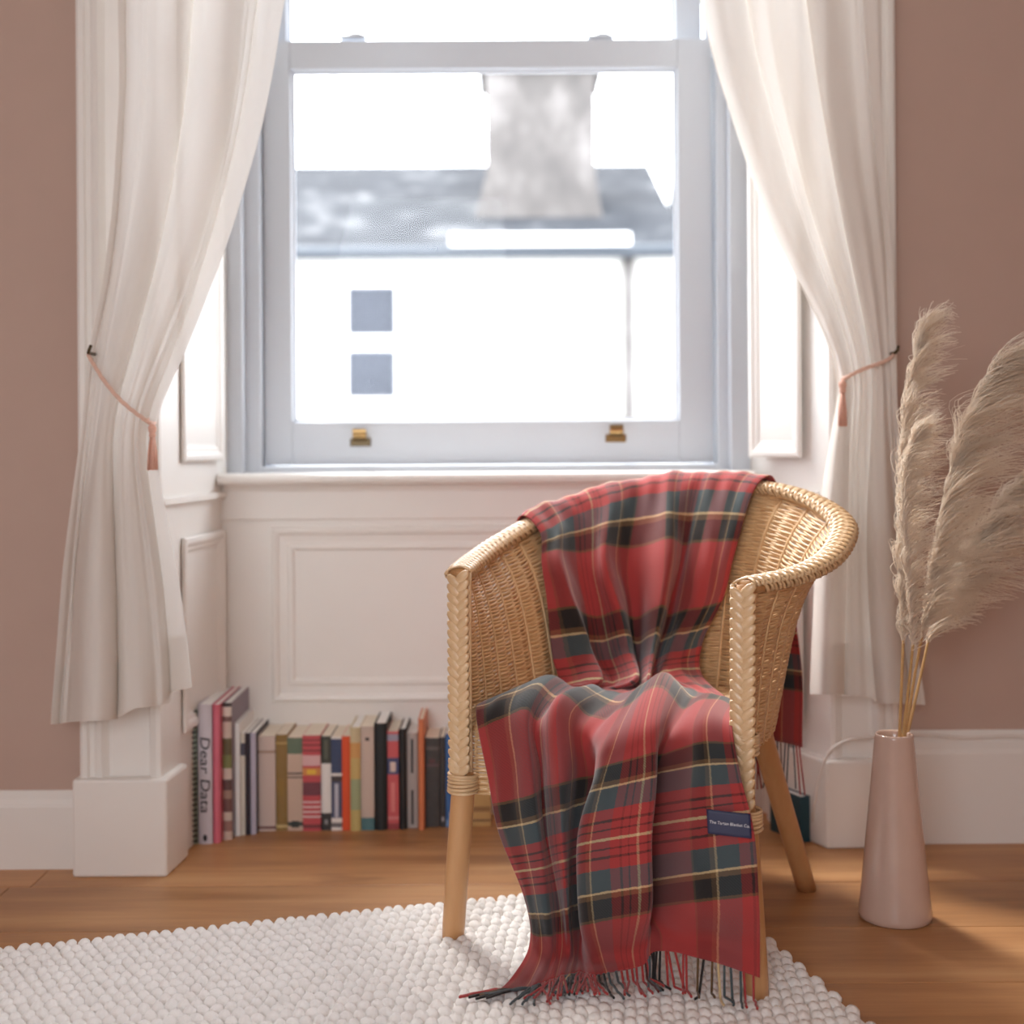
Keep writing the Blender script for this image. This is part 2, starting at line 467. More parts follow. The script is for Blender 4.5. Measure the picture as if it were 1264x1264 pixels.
# --- panel mouldings
RINGS = [(0.0, 0.0), (0.0, 0.010), (0.004, 0.014), (0.012, 0.015), (0.018, 0.012), (0.022, 0.006), (0.030, 0.004), (0.034, -0.001), (0.040, -0.003)]
RINGS_FLAT = [(0.0, 0.0), (0.002, 0.008), (0.010, 0.012), (0.018, 0.010), (0.022, 0.004), (0.040, 0.003), (0.046, 0.007), (0.054, 0.007), (0.060, 0.001)]
RINGS = [(a, b * .6) for a, b in RINGS]
def panel(name, parent, o, a, nrm, u0, u1, z0, z1, rings=RINGS):
    """moulded rectangle on the plane through o with horizontal axis a and normal nrm"""
    o, a, nrm = np.asarray(o, float), np.asarray(a, float), np.asarray(nrm, float)
    P = []
    for ins, hgt in rings:
        P.append([o + a * (u0 + ins) + nrm * hgt + np.array((0, 0, z0 + ins)), o + a * (u1 - ins) + nrm * hgt + np.array((0, 0, z0 + ins)),
                  o + a * (u1 - ins) + nrm * hgt + np.array((0, 0, z1 - ins)), o + a * (u0 + ins) + nrm * hgt + np.array((0, 0, z1 - ins))])
    P = np.array(P)
    m = MB(); flip = np.dot(np.cross(a, (0, 0, 1)), nrm) > 0
    m.grid(P, closed_v=True, flip=not flip)
    L = (len(rings) - 1) * 4
    m.f.append((L, L + 1, L + 2, L + 3) if flip else (L + 3, L + 2, L + 1, L))
    return m.build(name, M['white'], parent, smooth=False)

# left reveal (shutter case)
r1 = empty('trim_3', (XLB, YB, 0)); struct(r1, 'splayed white shutter panelling behind the spiral notebook', 'panelling')
MB().prism([(XLF, YPL + 0.013), (XLB, YB + 0.10), (-0.82, YB + 0.12), (-0.82, YPL + 0.05)], 0, 3.00).build('shutter_case', M['white'], r1, smooth=False)
ln = math.hypot(XLB - XLF, YB - YPL); a3 = np.array((dl[0], dl[1], 0)); n3 = np.array((nl[0], nl[1], 0)); o3 = np.array((XLF, YPL, 0))
panel('shutter_panel', r1, o3, a3, n3, ln * 0.30, ln * 0.93, 0.868, 2.90)
panel('shutter_panel', r1, o3, a3, n3, ln * 0.30, ln * 0.95, 0.27, 0.700)
m = MB(); 
p0, p1 = o3 + a3 * ln * 0.02, o3 + a3 * ln * 0.99
m.prism([tuple((p0)[:2]), tuple((p1)[:2]), tuple((p1 + n3 * 0.007)[:2]), tuple((p0 + n3 * 0.007)[:2])], 0.778, 0.792)
m.build('dado_bead', M['white'], r1, smooth=False)
# right reveal
r2 = empty('trim_4', (XRB, YB, 0)); struct(r2, 'splayed white shutter panelling behind the wicker chair back', 'panelling')
MB().prism([(XRF, YPR + 0.013), (0.80, YPR + 0.05), (0.80, YB + 0.12), (XRB, YB + 0.10)], 0, 3.00).build('shutter_case', M['white'], r2, smooth=False)
lr = math.hypot(XRB - XRF, YB - YPR); o4 = np.array((XRB, YB, 0)); a4 = np.array((-dr[0], -dr[1], 0)); n4 = np.array((nr[0], nr[1], 0))
panel('shutter_panel', r2, o4, a4, n4, lr * 0.06, lr * 0.70, 0.868, 2.90)
panel('shutter_panel', r2, o4, a4, n4, lr * 0.06, lr * 0.70, 0.27, 0.700)
m = MB(); p0, p1 = o4 + a4 * lr * 0.01, o4 + a4 * lr * 0.9
m.prism([tuple((p0)[:2]), tuple((p0 + n4 * 0.007)[:2]), tuple((p1 + n4 * 0.007)[:2]), tuple((p1)[:2])], 0.778, 0.792)
m.build('dado_bead', M['white'], r2, smooth=False)
# apron wall below the window
ap = empty('wall_apron', (-0.06, YB, 0)); struct(ap, 'white panelled apron wall between the window sill and the row of books', 'panelling')
bx((-0.80, YB, 0), (0.78, 3.54, 0.808)).build('apron_board', M['white'], ap, smooth=False)
bx((XLB - .01, YB - 0.008, 0.722), (XRB + .03, YB + 0.01, 0.806)).build('frieze_board', M['white'], ap, smooth=False, bevel=0.003)
panel('apron_panel', ap, (0, YB, 0), (1, 0, 0), (0, -1, 0), -0.592, 0.470, 0.275, 0.706, RINGS_FLAT)

# ------------------------------------------------------------------ sash window
win = empty('window_1', (-0.06, 3.36, 0.82)); struct(win, 'white sash window with two lights looking onto a pale house', 'window')
YS, YU = 3.385, 3.440
def pxX(x, d, y=400): return float(at(x, y, d)[0])
def pzZ(y, d, x=600): return float(at(x, y, d)[2])
sx0, sx1 = pxX(326, YS), pxX(880, YS)
gx0, gx1 = pxX(360, YS), pxX(838, YS)
sz0, sz1 = pzZ(573, YS), pzZ(49, YS)
gz0, gz1 = pzZ(520, YS), pzZ(84, YS)
def sash(name, y, x0, x1, g0, g1, z0, z1, h0, h1, ridge=True):
    root = empty(name, ((x0 + x1) / 2, y, z0)); root.location = np.array(root.location) - np.array(win.location); root.parent = win
    y0, y1 = y, y + 0.042
    bx((x0, y0, z0), (g0, y1, z1)).build('stile', M['frame'], root, smooth=False, bevel=0.002)
    bx((g1, y0, z0), (x1, y1, z1)).build('stile', M['frame'], root, smooth=False, bevel=0.002)
    bx((g0, y0 + .001, z0), (g1, y1, h0)).build('bottom_rail', M['frame'], root, smooth=False, bevel=0.002)
    bx((g0, y0 + .001, h1), (g1, y1, z1)).build('top_rail', M['frame'], root, smooth=False, bevel=0.002)
    # ovolo bead round the glass
    P = []
    for ins, dy in ((0.0, 0.002), (0.0, 0.008), (0.006, 0.014), (0.010, 0.016), (0.010, 0.024)):
        P.append([(g0 + ins - .001, y0 + dy, h0 + ins - .001), (g1 - ins + .001, y0 + dy, h0 + ins - .001), (g1 - ins + .001, y0 + dy, h1 - ins + .001), (g0 + ins - .001, y0 + dy, h1 - ins + .001)])
    MB().grid(np.array(P), closed_v=True).build('glazing_bead', M['frame'], root, smooth=False)
    bx((g0 - .004, y0 + 0.022, h0 - .004), (g1 + .004, y0 + 0.026, h1 + .004)).build('pane', M['glass'], root, smooth=False)
    return root
low = sash('lower_sash', YS, sx0, sx1, gx0, gx1, sz0, sz1, gz0, gz1)
ux0, ux1 = pxX(322, YU), pxX(868, YU)
upp = sash('upper_sash', YU, ux0, ux1, pxX(356, YU), pxX(836, YU), pzZ(84, YU), 2.97, pzZ(52, YU), 2.90)
# lining, parting beads and head
fr = MB()
def xr(a, b, y0, y1, z0=0.82, z1=3.0): return (pxX(a, y0), y0, z0), (pxX(b, y0), y1, z1)
bx(*xr(274, 299, 3.315, 3.50)).build('outer_bead', M['frame'], win, smooth=False, bevel=0.004)
bx(*xr(297, 321.5, 3.348, 3.45)).build('inner_bead', M['frame'], win, smooth=False, bevel=0.004)
bx(*xr(901, 926, 3.315, 3.50)).build('outer_bead', M['frame'], win, smooth=False, bevel=0.004)
bx(*xr(885, 903, 3.348, 3.45)).build('inner_bead', M['frame'], win, smooth=False, bevel=0.004)
bx(*xr(270, 334, 3.486, 3.54)).build('outer_lining', M['frame'], win, smooth=False)
bx(*xr(872, 930, 3.486, 3.54)).build('outer_lining', M['frame'], win, smooth=False)
bx((XLB - .02, 3.33, 2.97), (XRB + .02, 3.52, 3.03)).build('head_lining', M['frame'], win, smooth=False)
bx((sx0 - .02, 3.349, 0.815), (sx1 + .02, 3.50, sz0 - .002)).build('sill_bead', M['frame'], win, smooth=False, bevel=0.004)
bx((-0.75, 3.43, 0.78), (0.66, 3.60, 0.835)).build('outer_sill', M['frame'], win, smooth=False)
# window board with a rounded nosing
nz = []
for k in range(9):
    a = -math.pi / 2 + math.pi * k / 8
    nz.append((3.226 - 0.014 * math.cos(a), 0.822 + 0.014 * math.sin(a)))
prof = [(3.36, 0.808)] + nz + [(3.36, 0.836)]
def extr_x(prof, x0, x1):
    n = len(prof); v = [(x0, y, z) for y, z in prof] + [(x1, y, z) for y, z in prof]
    return MB().add(v, [tuple(range(n)), tuple(range(n, 2 * n))[::-1]] + [(i, n + i, n + (i + 1) % n, (i + 1) % n) for i in range(n)])
extr_x(prof, XLB - 0.006, XRB + 0.012).build('sill_board', M['white'], win, smooth=False)
extr_x([(YB, 0.808), (YB - 0.018, 0.808), (YB - 0.014, 0.800), (YB - 0.010, 0.792), (YB, 0.788)], XLB, XRB + .01).build('sill_moulding', M['white'], win, smooth=False)
# sash lifts and fasteners
for (x, y, mt) in ((445, 543, 'dark_brass'), (760, 538, 'brass')):
    c = at(x, y, YS - 0.001)
    root = empty('sash_lift', c - np.array(win.location) - np.array(low.location)); root.parent = low
    bx((c[0] - .026, c[1] - .004, c[2] - .016), (c[0] + .026, c[1] + .001, c[2] + .004)).build('lift_plate', M[mt], root, smooth=False, bevel=0.0015)
    P = []
    for k in range(9):
        a = math.pi * 0.62 * k / 8
        P.append([(c[0] + s * 0.017, c[1] - 0.004 - 0.020 * math.sin(a), c[2] + 0.018 - 0.022 * math.cos(a) + 0.0) for s in (-1, -.6, 0, .6, 1)])
    P = np.array(P); Q = P + np.array((0, -0.003, 0.002))
    m = MB(); m.grid(P); m.grid(Q, flip=True); m.build('lift_hook', M['brass'], root)
for x in (437, 742):
    c = at(x, 47, YS + 0.02)
    m = MB(); m.box((c[0] - .035, c[1] - .012, c[2] - .004), (c[0] + .03, c[1] + .012, c[2] + .004)); m.ellipsoid(c + np.array((.004, 0, .006)), ((.02, 0, 0), (0, .01, 0), (0, 0, .008)))
    m.build('sash_fastener', M['frame'], low)

# ------------------------------------------------------------------ outside: the house across the street
DH = 14.0
def hp(x, y, d=DH): return at(x, y, d)
house = empty('neighbouring_house', (0, DH, -4)); tag(house, 'pale rendered house with slate roof and stone chimney beyond the sash window', 'house')
ze = hp(600, 312)[2]
xr_ = hp(836, 312)[0]
bx((-9, DH, -4), (xr_, DH + 6, ze)).build('house_wall', M['render'], house, smooth=False)
yr = DH + 3.2
zr = at(600, 204, yr)[2]; xrr = at(800, 204, yr)[0]
m = MB().add([(-9, DH - .15, ze), (xr_ + .1, DH - .15, ze), (xrr, yr, zr), (-9, yr, zr), (xr_ + .1, DH + 6.3, ze), (-9, DH + 6.3, ze)], [(0, 1, 2, 3), (3, 2, 4, 5), (1, 4, 2), (0, 3, 5), (0, 5, 4, 1)])
m.build('roof', M['slate'], house, smooth=False)
m = MB().tube([(-9, DH - .2, ze - .02), (xr_ + .1, DH - .2, ze - .02)], 0.07, 8); m.build('gutter', M['gutter'], house)
# chimney stack
dc = DH + 1.0
cz0 = ze; zt = at(660, 62, dc)[2]
cx0, cx1 = at(600, 200, dc)[0], at(735, 200, dc)[0]
ch = bx((cx0, dc, cz0), (cx1, dc + 1.0, zt - .18)).build('chimney', M['stone'], house, smooth=False)
bx((cx0 - .09, dc - .09, zt - .22), (cx1 + .09, dc + 1.09, zt - .06), (cx0 - .04, dc - .04, zt - .06), (cx1 + .04, dc + 1.04, zt)).build('chimney_cap', M['stone'], ch, smooth=False)
m = MB(); b0, b1 = at(572, 280, dc)[0], at(752, 280, dc)[0]
zb1 = at(600, 215, dc)[2]
m.add([(b0, dc - .05, cz0), (b1, dc - .05, cz0), (cx1, dc - .01, zb1), (cx0, dc - .01, zb1), (b0, dc + 1.05, cz0), (b1, dc + 1.05, cz0), (cx1, dc + 1.01, zb1), (cx0, dc + 1.01, zb1)], [(0, 1, 2, 3), (1, 5, 6, 2), (5, 4, 7, 6), (4, 0, 3, 7), (3, 2, 6, 7)])
m.build('chimney_shoulder', M['stone'], ch, smooth=False)
a, b = at(556, 304, DH - .25), at(778, 288, DH - .25)
bx((a[0], DH - .3, a[2]), (b[0], DH - .12, b[2])).build('parapet_flashing', M['house_white'], house, smooth=False)
# its window
wf = bx((hp(418, 430)[0], DH - .06, hp(460, 505)[2]), (hp(501, 430)[0], DH + .02, hp(460, 344)[2])).build('house_window', M['house_white'], house, smooth=False)
for (ya, yb) in ((355, 414), (433, 491)):
    bx((hp(430, ya)[0], DH - .075, hp(460, yb)[2]), (hp(489, ya)[0], DH - .05, hp(460, ya)[2])).build('house_pane', M['house_glass'], wf, smooth=False)
m = MB().tube([(hp(775, 330)[0], DH - .06, ze), (hp(775, 330)[0], DH - .06, -4)], 0.06, 8); m.build('downpipe', M['stone'], house)
# a farther roof to the right
h2 = empty('distant_house', (6, 19, -4)); tag(h2, 'distant slate roof just visible past the gable of the pale house', 'house')
z2 = at(900, 310, 19)[2]; z2r = at(900, 206, 21)[2]
bx((xr_ + .9, 19, -4), (9, 23, z2)).build('house_wall', M['render'], h2, smooth=False)
MB().add([(xr_ + .8, 18.9, z2), (9, 18.9, z2), (9, 21, z2r), (xr_ + .8, 21, z2r), (9, 23.1, z2), (xr_ + .8, 23.1, z2)], [(0, 1, 2, 3), (3, 2, 4, 5), (0, 3, 5), (1, 4, 2)]).build('roof', M['slate'], h2, smooth=False)
struct(bx((-40, 4.2, -4.1), (40, 60, -4.0)).build('street', M['street'], smooth=False), 'grey street far below the window', 'street')

# ------------------------------------------------------------------ curtains
def lut(table, y):
    ys, xs = zip(*table)
    return np.interp(y, ys, xs)

def smooth_lut(table, y):
    # gentle smoothing of the polyline
    return (lut(table, y) + lut(table, y - 22) + lut(table, y + 22)) / 3

def curtain(name, left, right, d_of, ytop, hem, folds, seed, label, tie_y, base):
    r = np.random.default_rng(seed)
    nt, ns = 260, 190
    t = np.linspace(0, 1, nt)
    P = np.zeros((ns, nt, 3)); UV = np.zeros((ns, nt, 2))
    ph = r.uniform(0, 6.28, 8)
    hem_y = np.interp(t, *zip(*hem))
    for i in range(ns):
        s = i / (ns - 1)
        yy = ytop + (hem_y - ytop) * s
        ym = float(yy.mean())
        xl, xr2 = smooth_lut(left, yy), smooth_lut(right, yy)
        k = np.exp(-((ym - tie_y) / 130.0) ** 2)            # tightness at the tie
        below = 1 / (1 + math.exp(-(ym - tie_y - 40) / 40))
        wgt = t + 0.018 * np.sin(2 * np.pi * 3 * t + ph[0]) * (1 - k)
        tt = np.clip(wgt, 0, 1)
        fold = np.zeros(nt); side = np.zeros(nt)
        for (n, a, p) in folds:
            arg = 2 * np.pi * n * t + p + 0.35 * math.sin(ym / 170.0 + p * 2)
            fold += a * np.sin(arg); side += a * np.cos(arg)
        for n, a in ((11, .12), (17, .05)):
            fold += a * np.sin(2 * np.pi * n * t + ph[int(n) % 8]) * (0.4 + 0.9 * k)
        edge = np.minimum(1, np.minimum(t, 1 - t) * 14)
        amp = (0.036 * (1 - k) + 0.012 * k) * (1 + 0.35 * below)
        x = xl + (xr2 - xl) * tt + side * edge * (9.0 * (1 - k) + 2.0 * k)
        d = d_of(ym) + amp * fold * (0.35 + 0.65 * edge)
        for j in range(nt): P[i, j] = at(x[j], yy[j], d[j])
        UV[i, :, 0] = t * 1.4; UV[i, :, 1] = s * 2.0 + .001
    root = empty(name, base); tag(root, label, 'curtain', 'voile curtains')
    body = MB().grid(P, UV).build('curtain_panel', M['curtain'], root)
    # stitched hem band and side hem: second layer of cloth just behind
    hb = P[-9:, :, :].copy(); hb[:, :, 1] += 0.0022
    MB().grid(hb, UV[-9:]).build('hem', M['curtain'], body)
    return root

L_left = [(-760, 170), (-330, 160), (0, 143), (100, 146), (250, 138), (350, 126), (440, 108), (520, 102), (600, 90), (700, 76), (800, 68), (900, 60)]
L_right = [(-760, 470), (-330, 400), (-100, 372), (0, 351), (80, 339), (160, 323), (240, 300), (300, 281), (350, 262), (400, 243), (450, 222), (490, 203), (520, 191), (560, 192), (600, 199), (650, 208), (700, 218), (750, 226), (800, 232), (860, 238)]
curtain('curtain', L_left, L_right, lambda y: 2.742 - 0.02 * math.exp(-((y - 500) / 120) ** 2), -745, [(0, 894), (.30, 890), (.55, 884), (.60, 874), (.8, 868), (.9, 858), (1, 848)],
        [(2.6, .8, 0.4), (4.3, .42, 2.0), (1.3, .4, 1.0)], 3, 'longer sheer white curtain, tied back above the white plinth beside the spiral notebook', 505, (-0.82, 2.74, 0.35))
R_left = [(-760, 730), (-330, 800), (-100, 845), (0, 864), (80, 882), (160, 908), (250, 940), (310, 966), (370, 998), (420, 1020), (462, 1036), (510, 1030), (560, 1023), (650, 1015), (750, 1009), (870, 1003)]
R_right = [(-760, 1074), (-330, 1080), (0, 1086), (100, 1090), (200, 1095), (300, 1102), (450, 1106), (520, 1109), (600, 1114), (700, 1122), (800, 1134), (880, 1147)]
curtain('curtain', R_left, R_right, lambda y: 2.915 - 0.012 * math.exp(-((y - 450) / 120) ** 2), -665, [(0, 856), (.45, 860), (.5, 868), (1, 870)],
        [(3.4, .85, 1.4), (5.3, .40, 0.3), (1.6, .45, 2.2)], 5, 'sheer white curtain tied back beside the pampas grass', 455, (0.86, 2.92, 0.35))
for o in [o for o in col.objects if o.name.startswith('curtain') and o.get('category')]: del o['group']
rod = empty('curtain_rod', (0, 2.80, 3.06)); tag(rod, 'white curtain rod above the window casing', 'curtain rod')
MB().tube([(-1.05, 2.76, 3.06), (1.02, 2.90, 3.06)], 0.012, 12).build('rod', M['curtain_rod'], rod)
for x, y, yw in ((-0.95, 2.767, YPL), (0.94, 2.895, YPR)):
    MB().tube([(x, y, 3.06), (x, yw + .06, 3.06)], 0.009, 8).build('bracket', M['curtain_rod'], rod)
for x, y in ((-1.06, 2.76), (1.03, 2.90)):
    MB().ellipsoid((x, y, 3.06), ((.024, 0, 0), (0, .024, 0), (0, 0, .024)), 10, 14).build('finial', M['curtain_rod'], rod)

# tie-backs: twisted cord with a tassel, on a wall hook
def tieback(pts_front, hook_p, tassel_top, tassel_len, label):
    root = empty('curtain_tieback', hook_p); tag(root, label, 'tieback')
    P = crom(np.array(pts_front), np.linspace(0, len(pts_front) - 1, 60))
    m = MB()
    for k in range(3):      # three twisted strands
        ang = np.linspace(0, 34, 60) + k * 2.094
        off = np.stack((0.0022 * np.cos(ang) * .6, -0.0022 * np.abs(np.cos(ang)) * .2, 0.0022 * np.sin(ang)), 1)
        m.tube(P + off, 0.0027, 6)
    m.build('cord', M['rope'], root)
    tt = np.array(tassel_top)
    tr = empty('tassel', tt - np.array(root.location)); tr.parent = root
    MB().lathe([(0, .002), (.005, 0), (.0085, -.006), (.0075, -.014), (.0055, -.018), (.0075, -.021), (.006, -.025)], tt, 16).build('tassel_head', M['tassel'], tr)
    m = MB()
    for k in range(46):
        a = random.uniform(0, 6.28); rr = math.sqrt(random.random())
        p0 = tt + np.array((.004 * rr * math.cos(a), .004 * rr * math.sin(a), -.022))
        p1 = tt + np.array((.0085 * rr * math.cos(a), .0085 * rr * math.sin(a), -.022 - (tassel_len - .022) * .5))
        p2 = tt + np.array((.0098 * rr * math.cos(a), .0098 * rr * math.sin(a), -tassel_len * random.uniform(.95, 1.0)))
        m.tube([p0, p1, p2], 0.0013, 4)
    m.build('tassel_skirt', M['tassel'], tr)
    h = np.array(hook_p)
    hk = MB().tube([h + np.array((0, .10, 0.004)), h + np.array((0, .02, .004)), h + np.array((.002, -.006, .004)), h + np.array((.006, -.012, .010)), h + np.array((.008, -.008, .018))], 0.0034, 8)
    hk.build('wall_hook', M['dark_brass'], root)
    return root
hk = at(109, 438, 2.705)
tieback([hk, at(116, 450, 2.69), at(130, 472, 2.678), at(150, 495, 2.672), at(172, 513, 2.672), at(186, 522, 2.69), at(188, 520, 2.74), at(150, 500, 2.785)], hk, at(188, 524, 2.675), .092,
        'peach cord tieback with tassel slung diagonally around the longer curtain')
hk = at(1103, 438, 2.885)
tieback([hk, at(1096, 444, 2.872), at(1082, 450, 2.862), at(1065, 456, 2.858), at(1048, 464, 2.86), at(1040, 468, 2.885), at(1042, 466, 2.94), at(1080, 455, 2.965)], hk, at(1040, 470, 2.862), .098,
        'peach cord tieback with tassel around the curtain beside the pampas grass')

# ------------------------------------------------------------------ books
def spine_mat(name, bands, rough=0.5):
    """bands: list of (height fraction from the bottom, colour); flat print along the spine"""
    t = NT(name); tc = t.n('ShaderNodeTexCoord'); sx = t.n('ShaderNodeSeparateXYZ'); t.l(tc.outputs['Generated'], sx.inputs[0])
    c = t.ramp(sx.outputs[2], bands, 'CONSTANT') if len(bands) > 1 else bands[0][1]
    if len(bands) > 1:
        nz_ = t.noise(t.coords('Object', (40, 40, 260)), 1.0, 3)
        c = t.mix(t.math('MULTIPLY', nz_, 0.10), c, (0.5, 0.5, 0.5, 1))
    return t.done(t.principled(c, rough))

def stripes(base, marks):
    """expand a base colour plus print marks (z0, z1, colour) into ramp stops"""
    st = [(0.0, base)]
    for z0, z1, c in sorted(marks): st += [(z0, c), (z1, base)]
    return st

BOOK_X = [-9.0]
K, Wt = C(38, 38, 40), C(236, 234, 230)
def book(x0, x1, ytop, ybot, depth, bands, label, pages='paper', style='paper', yawdeg=0.0, d=None, cover=None, extra=None, overhang=0.0, z=0.0):
    """a book standing with its spine to the room; pixel columns give its place and thickness"""
    pb = ground((x0 + x1) / 2, ybot) if d is None else at((x0 + x1) / 2, ybot, d)
    d0 = pb[1]
    th = (x1 - x0) * d0 / F - 0.0006
    if d is None:
        lead = max(0.0, BOOK_X[0] + .0005 - (pb[0] - th / 2)); pb = pb + np.array((lead, 0, 0)); BOOK_X[0] = pb[0] + th / 2
    hgt = at((x0 + x1) / 2, ytop, d0)[2] - z
    root = empty('book', (pb[0], d0, z))
    tag(root, label, 'book', 'books along the panelled wall')
    mt = spine_mat('book_spine', bands)
    mc = mt if cover is None else spine_mat('book_cover', [(0.0, cover)])
    bt = 0.0022 if style == 'hard' else 0.0009
    sq = 0.003 if style == 'hard' else 0.0004
    hx = th / 2
    o = np.array((pb[0], d0, z))
    # rounded spine
    n = 7; pts = []
    bow = 0.004 if style == 'hard' else 0.0015
    for k in range(n + 1):
        u = -1 + 2 * k / n
        pts.append((o[0] + u * hx, o[1] + bow * (u * u)))
    inner = [(x, y + bt + .001) for x, y in pts[::-1]]
    parts = []
    parts.append(MB().prism(pts + inner, z, z + hgt).build('spine', mt, root, smooth=False))
    for s in (-1, 1):
        xa, xb = (o[0] + s * hx, o[0] + s * (hx - bt))
        parts.append(bx((min(xa, xb), o[1] + bow, z), (max(xa, xb), o[1] + depth, z + hgt)).build('cover_board', mc, root, smooth=False))
    parts.append(bx((o[0] - hx + bt, o[1] + bow + bt, z + sq), (o[0] + hx - bt, o[1] + depth - sq, z + hgt - sq)).build('page_block', M[pages], root, smooth=False))
    root.rotation_euler = (0, 0, math.radians(yawdeg))
    if extra: extra(root, o, hx, hgt)
    return root

def spiral(root, o, hx, hgt):
    m = MB()
    for k in range(26):
        zz = .006 + k * (hgt - .012) / 25
        a = np.linspace(0, 2 * math.pi, 13)
        m.tube(np.stack((o[0] + (hx * .9) * np.cos(a), o[1] - .002 + .007 * np.sin(a), np.full(13, zz) + a * .0006), 1), 0.0019, 5, caps=False)
    m.build('spiral_binding', M['ink'], root)

def text_mesh(name, body, size, mat, parent, mw, extrude=0.0002, shear=0.0):
    cu = bpy.data.curves.new(name, 'FONT'); cu.body = body; cu.size = size; cu.extrude = extrude; cu.shear = shear
    cu.align_x = 'CENTER'; cu.align_y = 'CENTER'; cu.resolution_u = 3
    tmp = bpy.data.objects.new(name, cu); col.objects.link(tmp)
    bpy.context.view_layer.update()
    me = bpy.data.meshes.new_from_object(tmp.evaluated_get(bpy.context.evaluated_depsgraph_get()))
    bpy.data.objects.remove(tmp); bpy.data.curves.remove(cu)
    me.materials.clear(); me.materials.append(mat); me.name = name
    me.transform(mw)
    ob = bpy.data.objects.new(name, me); col.objects.link(ob); ob.parent = parent
    return ob

def handwriting(root, o, hx, hgt):
    mw = Matrix.Translation((0, -0.0012, hgt * .50)) @ Matrix.Rotation(math.pi / 2, 4, 'X') @ Matrix.Rotation(-math.pi / 2, 4, 'Z') @ Matrix.Scale(1.32, 4, (1, 0, 0))
    text_mesh('spine_lettering', 'Dear Data', 0.031, M['ink'], root, mw, shear=0.12)
    MB().ellipsoid((o[0], o[1] - .0006, .014), ((.005, 0, 0), (0, .0008, 0), (0, 0, .008)), 5, 8).build('publisher_mark', M['ink'], root)

def mark(zf, wf, hf, colr):
    def f(root, o, hx, hgt):
        bx((o[0] - hx * wf, o[1] - .0004, hgt * zf - hgt * hf / 2), (o[0] + hx * wf, o[1] + .003, hgt * zf + hgt * hf / 2)).build('spine_print', spine_mat('print', [(0, colr)]), root, smooth=False)
    return f
def marks(*ms):
    def f(root, o, hx, hgt):
        for mm in ms: mark(*mm)(root, o, hx, hgt)
    return f

RD, PK = C(196, 70, 78), C(214, 110, 128)
book(236, 244, 876, 1042, .215, [(0, C(150, 165, 148))], 'spiral-bound notebook with pale green cover against the shutter plinth', 'paper_white', cover=C(190, 210, 195), extra=spiral)
book(244.5, 262, 870, 1042, .235, [(0, C(206, 200, 208))], 'pale lavender book with handwritten Dear Data title on its spine', 'paper_white', 'hard', extra=handwriting)
book(262.5, 272, 870, 1041, .24, [(0, PK)], 'plain pink-spined tall book among the biggest volumes', 'paper_white', 'hard')
book(272.5, 284, 868, 1037, .235, [(0, C(205, 180, 165)), (.06, C(150, 110, 100)), (.14, C(206, 190, 175)), (.2, C(110, 70, 66)), (.3, C(160, 130, 115)), (.36, C(90, 60, 58)), (.44, C(208, 190, 178)), (.52, C(120, 122, 66)), (.62, C(96, 84, 48)), (.74, C(205, 186, 172)), (.86, C(120, 88, 80)), (.9, C(226, 212, 200)), (.97, C(60, 50, 52))],
     'tall floral-patterned book with grey picture cover beside the pink spine', 'paper_white', 'hard', cover=C(140, 128, 140))
book(285, 291.5, 893, 1032, .20, [(0, Wt)], 'thin plain white book next to the floral volume', 'paper_white')
book(292, 298, 905, 1031, .19, [(0, C(214, 206, 192)), (.78, C(70, 68, 84)), (.9, C(214, 206, 192))], 'slim cream book with dark mark near its top', 'paper_white')
book(298.3, 304, 905, 1031, .20, [(0, C(44, 34, 44))], 'slim aubergine-black book between cream and grey-lavender spines', 'paper_white')
book(304.3, 311.5, 905, 1030, .21, [(0, C(186, 180, 196))], 'slim grey-lavender book with dark back cover', 'paper_white', cover=C(60, 54, 66))
book(313, 334.5, 909, 1026, .165, stripes(C(206, 186, 176), [(.02, .05, C(120, 70, 66)), (.82, .85, C(170, 140, 120))]), 'thick pale blush paperback beside the mustard spine')
book(335, 349.5, 907, 1025.5, .165, stripes(C(140, 108, 42), [(.03, .06, C(205, 180, 120)), (.9, .92, C(190, 160, 90))]), 'mustard yellow paperback between blush and beige spines', extra=marks((.45, .4, .18, C(150, 118, 56))))
book(350, 369, 910, 1025.5, .16, stripes(C(206, 180, 160), [(.05, .09, C(50, 60, 56)), (.56, .575, C(90, 80, 76)), (.60, .62, C(80, 70, 70)), (.82, .99, C(96, 116, 92))]), 'beige paperback with green picture at the top of its spine', extra=marks((.07, .5, .07, C(54, 62, 58))))
book(370, 392.5, 908, 1026, .16, [(0, RD), (.03, C(120, 40, 46)), (.07, RD), (.14, C(226, 200, 198)), (.16, RD), (.19, C(226, 200, 198)), (.21, RD), (.24, C(226, 200, 198)), (.26, RD), (.29, C(222, 190, 190)), (.31, RD), (.37, C(112, 44, 60)), (.51, RD), (.58, C(214, 140, 70)), (.66, RD), (.68, C(224, 180, 180)), (.79, RD), (.83, C(130, 40, 46)), (.85, RD), (.89, C(130, 40, 46)), (.91, RD), (.94, C(140, 44, 50)), (.96, RD)],
     'thick crimson paperback crowded with white and purple print', extra=marks((.62, .5, .05, C(232, 190, 70))))
book(393.5, 406, 909, 1025, .16, [(0, K), (.18, Wt), (.71, C(52, 56, 46))], 'paperback with black ends and white middle on its spine', extra=marks((.09, .3, .05, C(150, 150, 150)), (.86, .35, .2, C(90, 94, 80))))
book(407, 420.5, 910, 1025, .16, [(0, Wt), (.03, C(110, 108, 112)), (.08, Wt), (.13, C(70, 78, 110)), (.52, C(60, 50, 50)), (.58, Wt), (.61, C(40, 60, 100)), (.98, Wt)], 'white paperback with navy top panel and blue lettering', extra=marks((.32, .35, .36, C(190, 192, 204))))
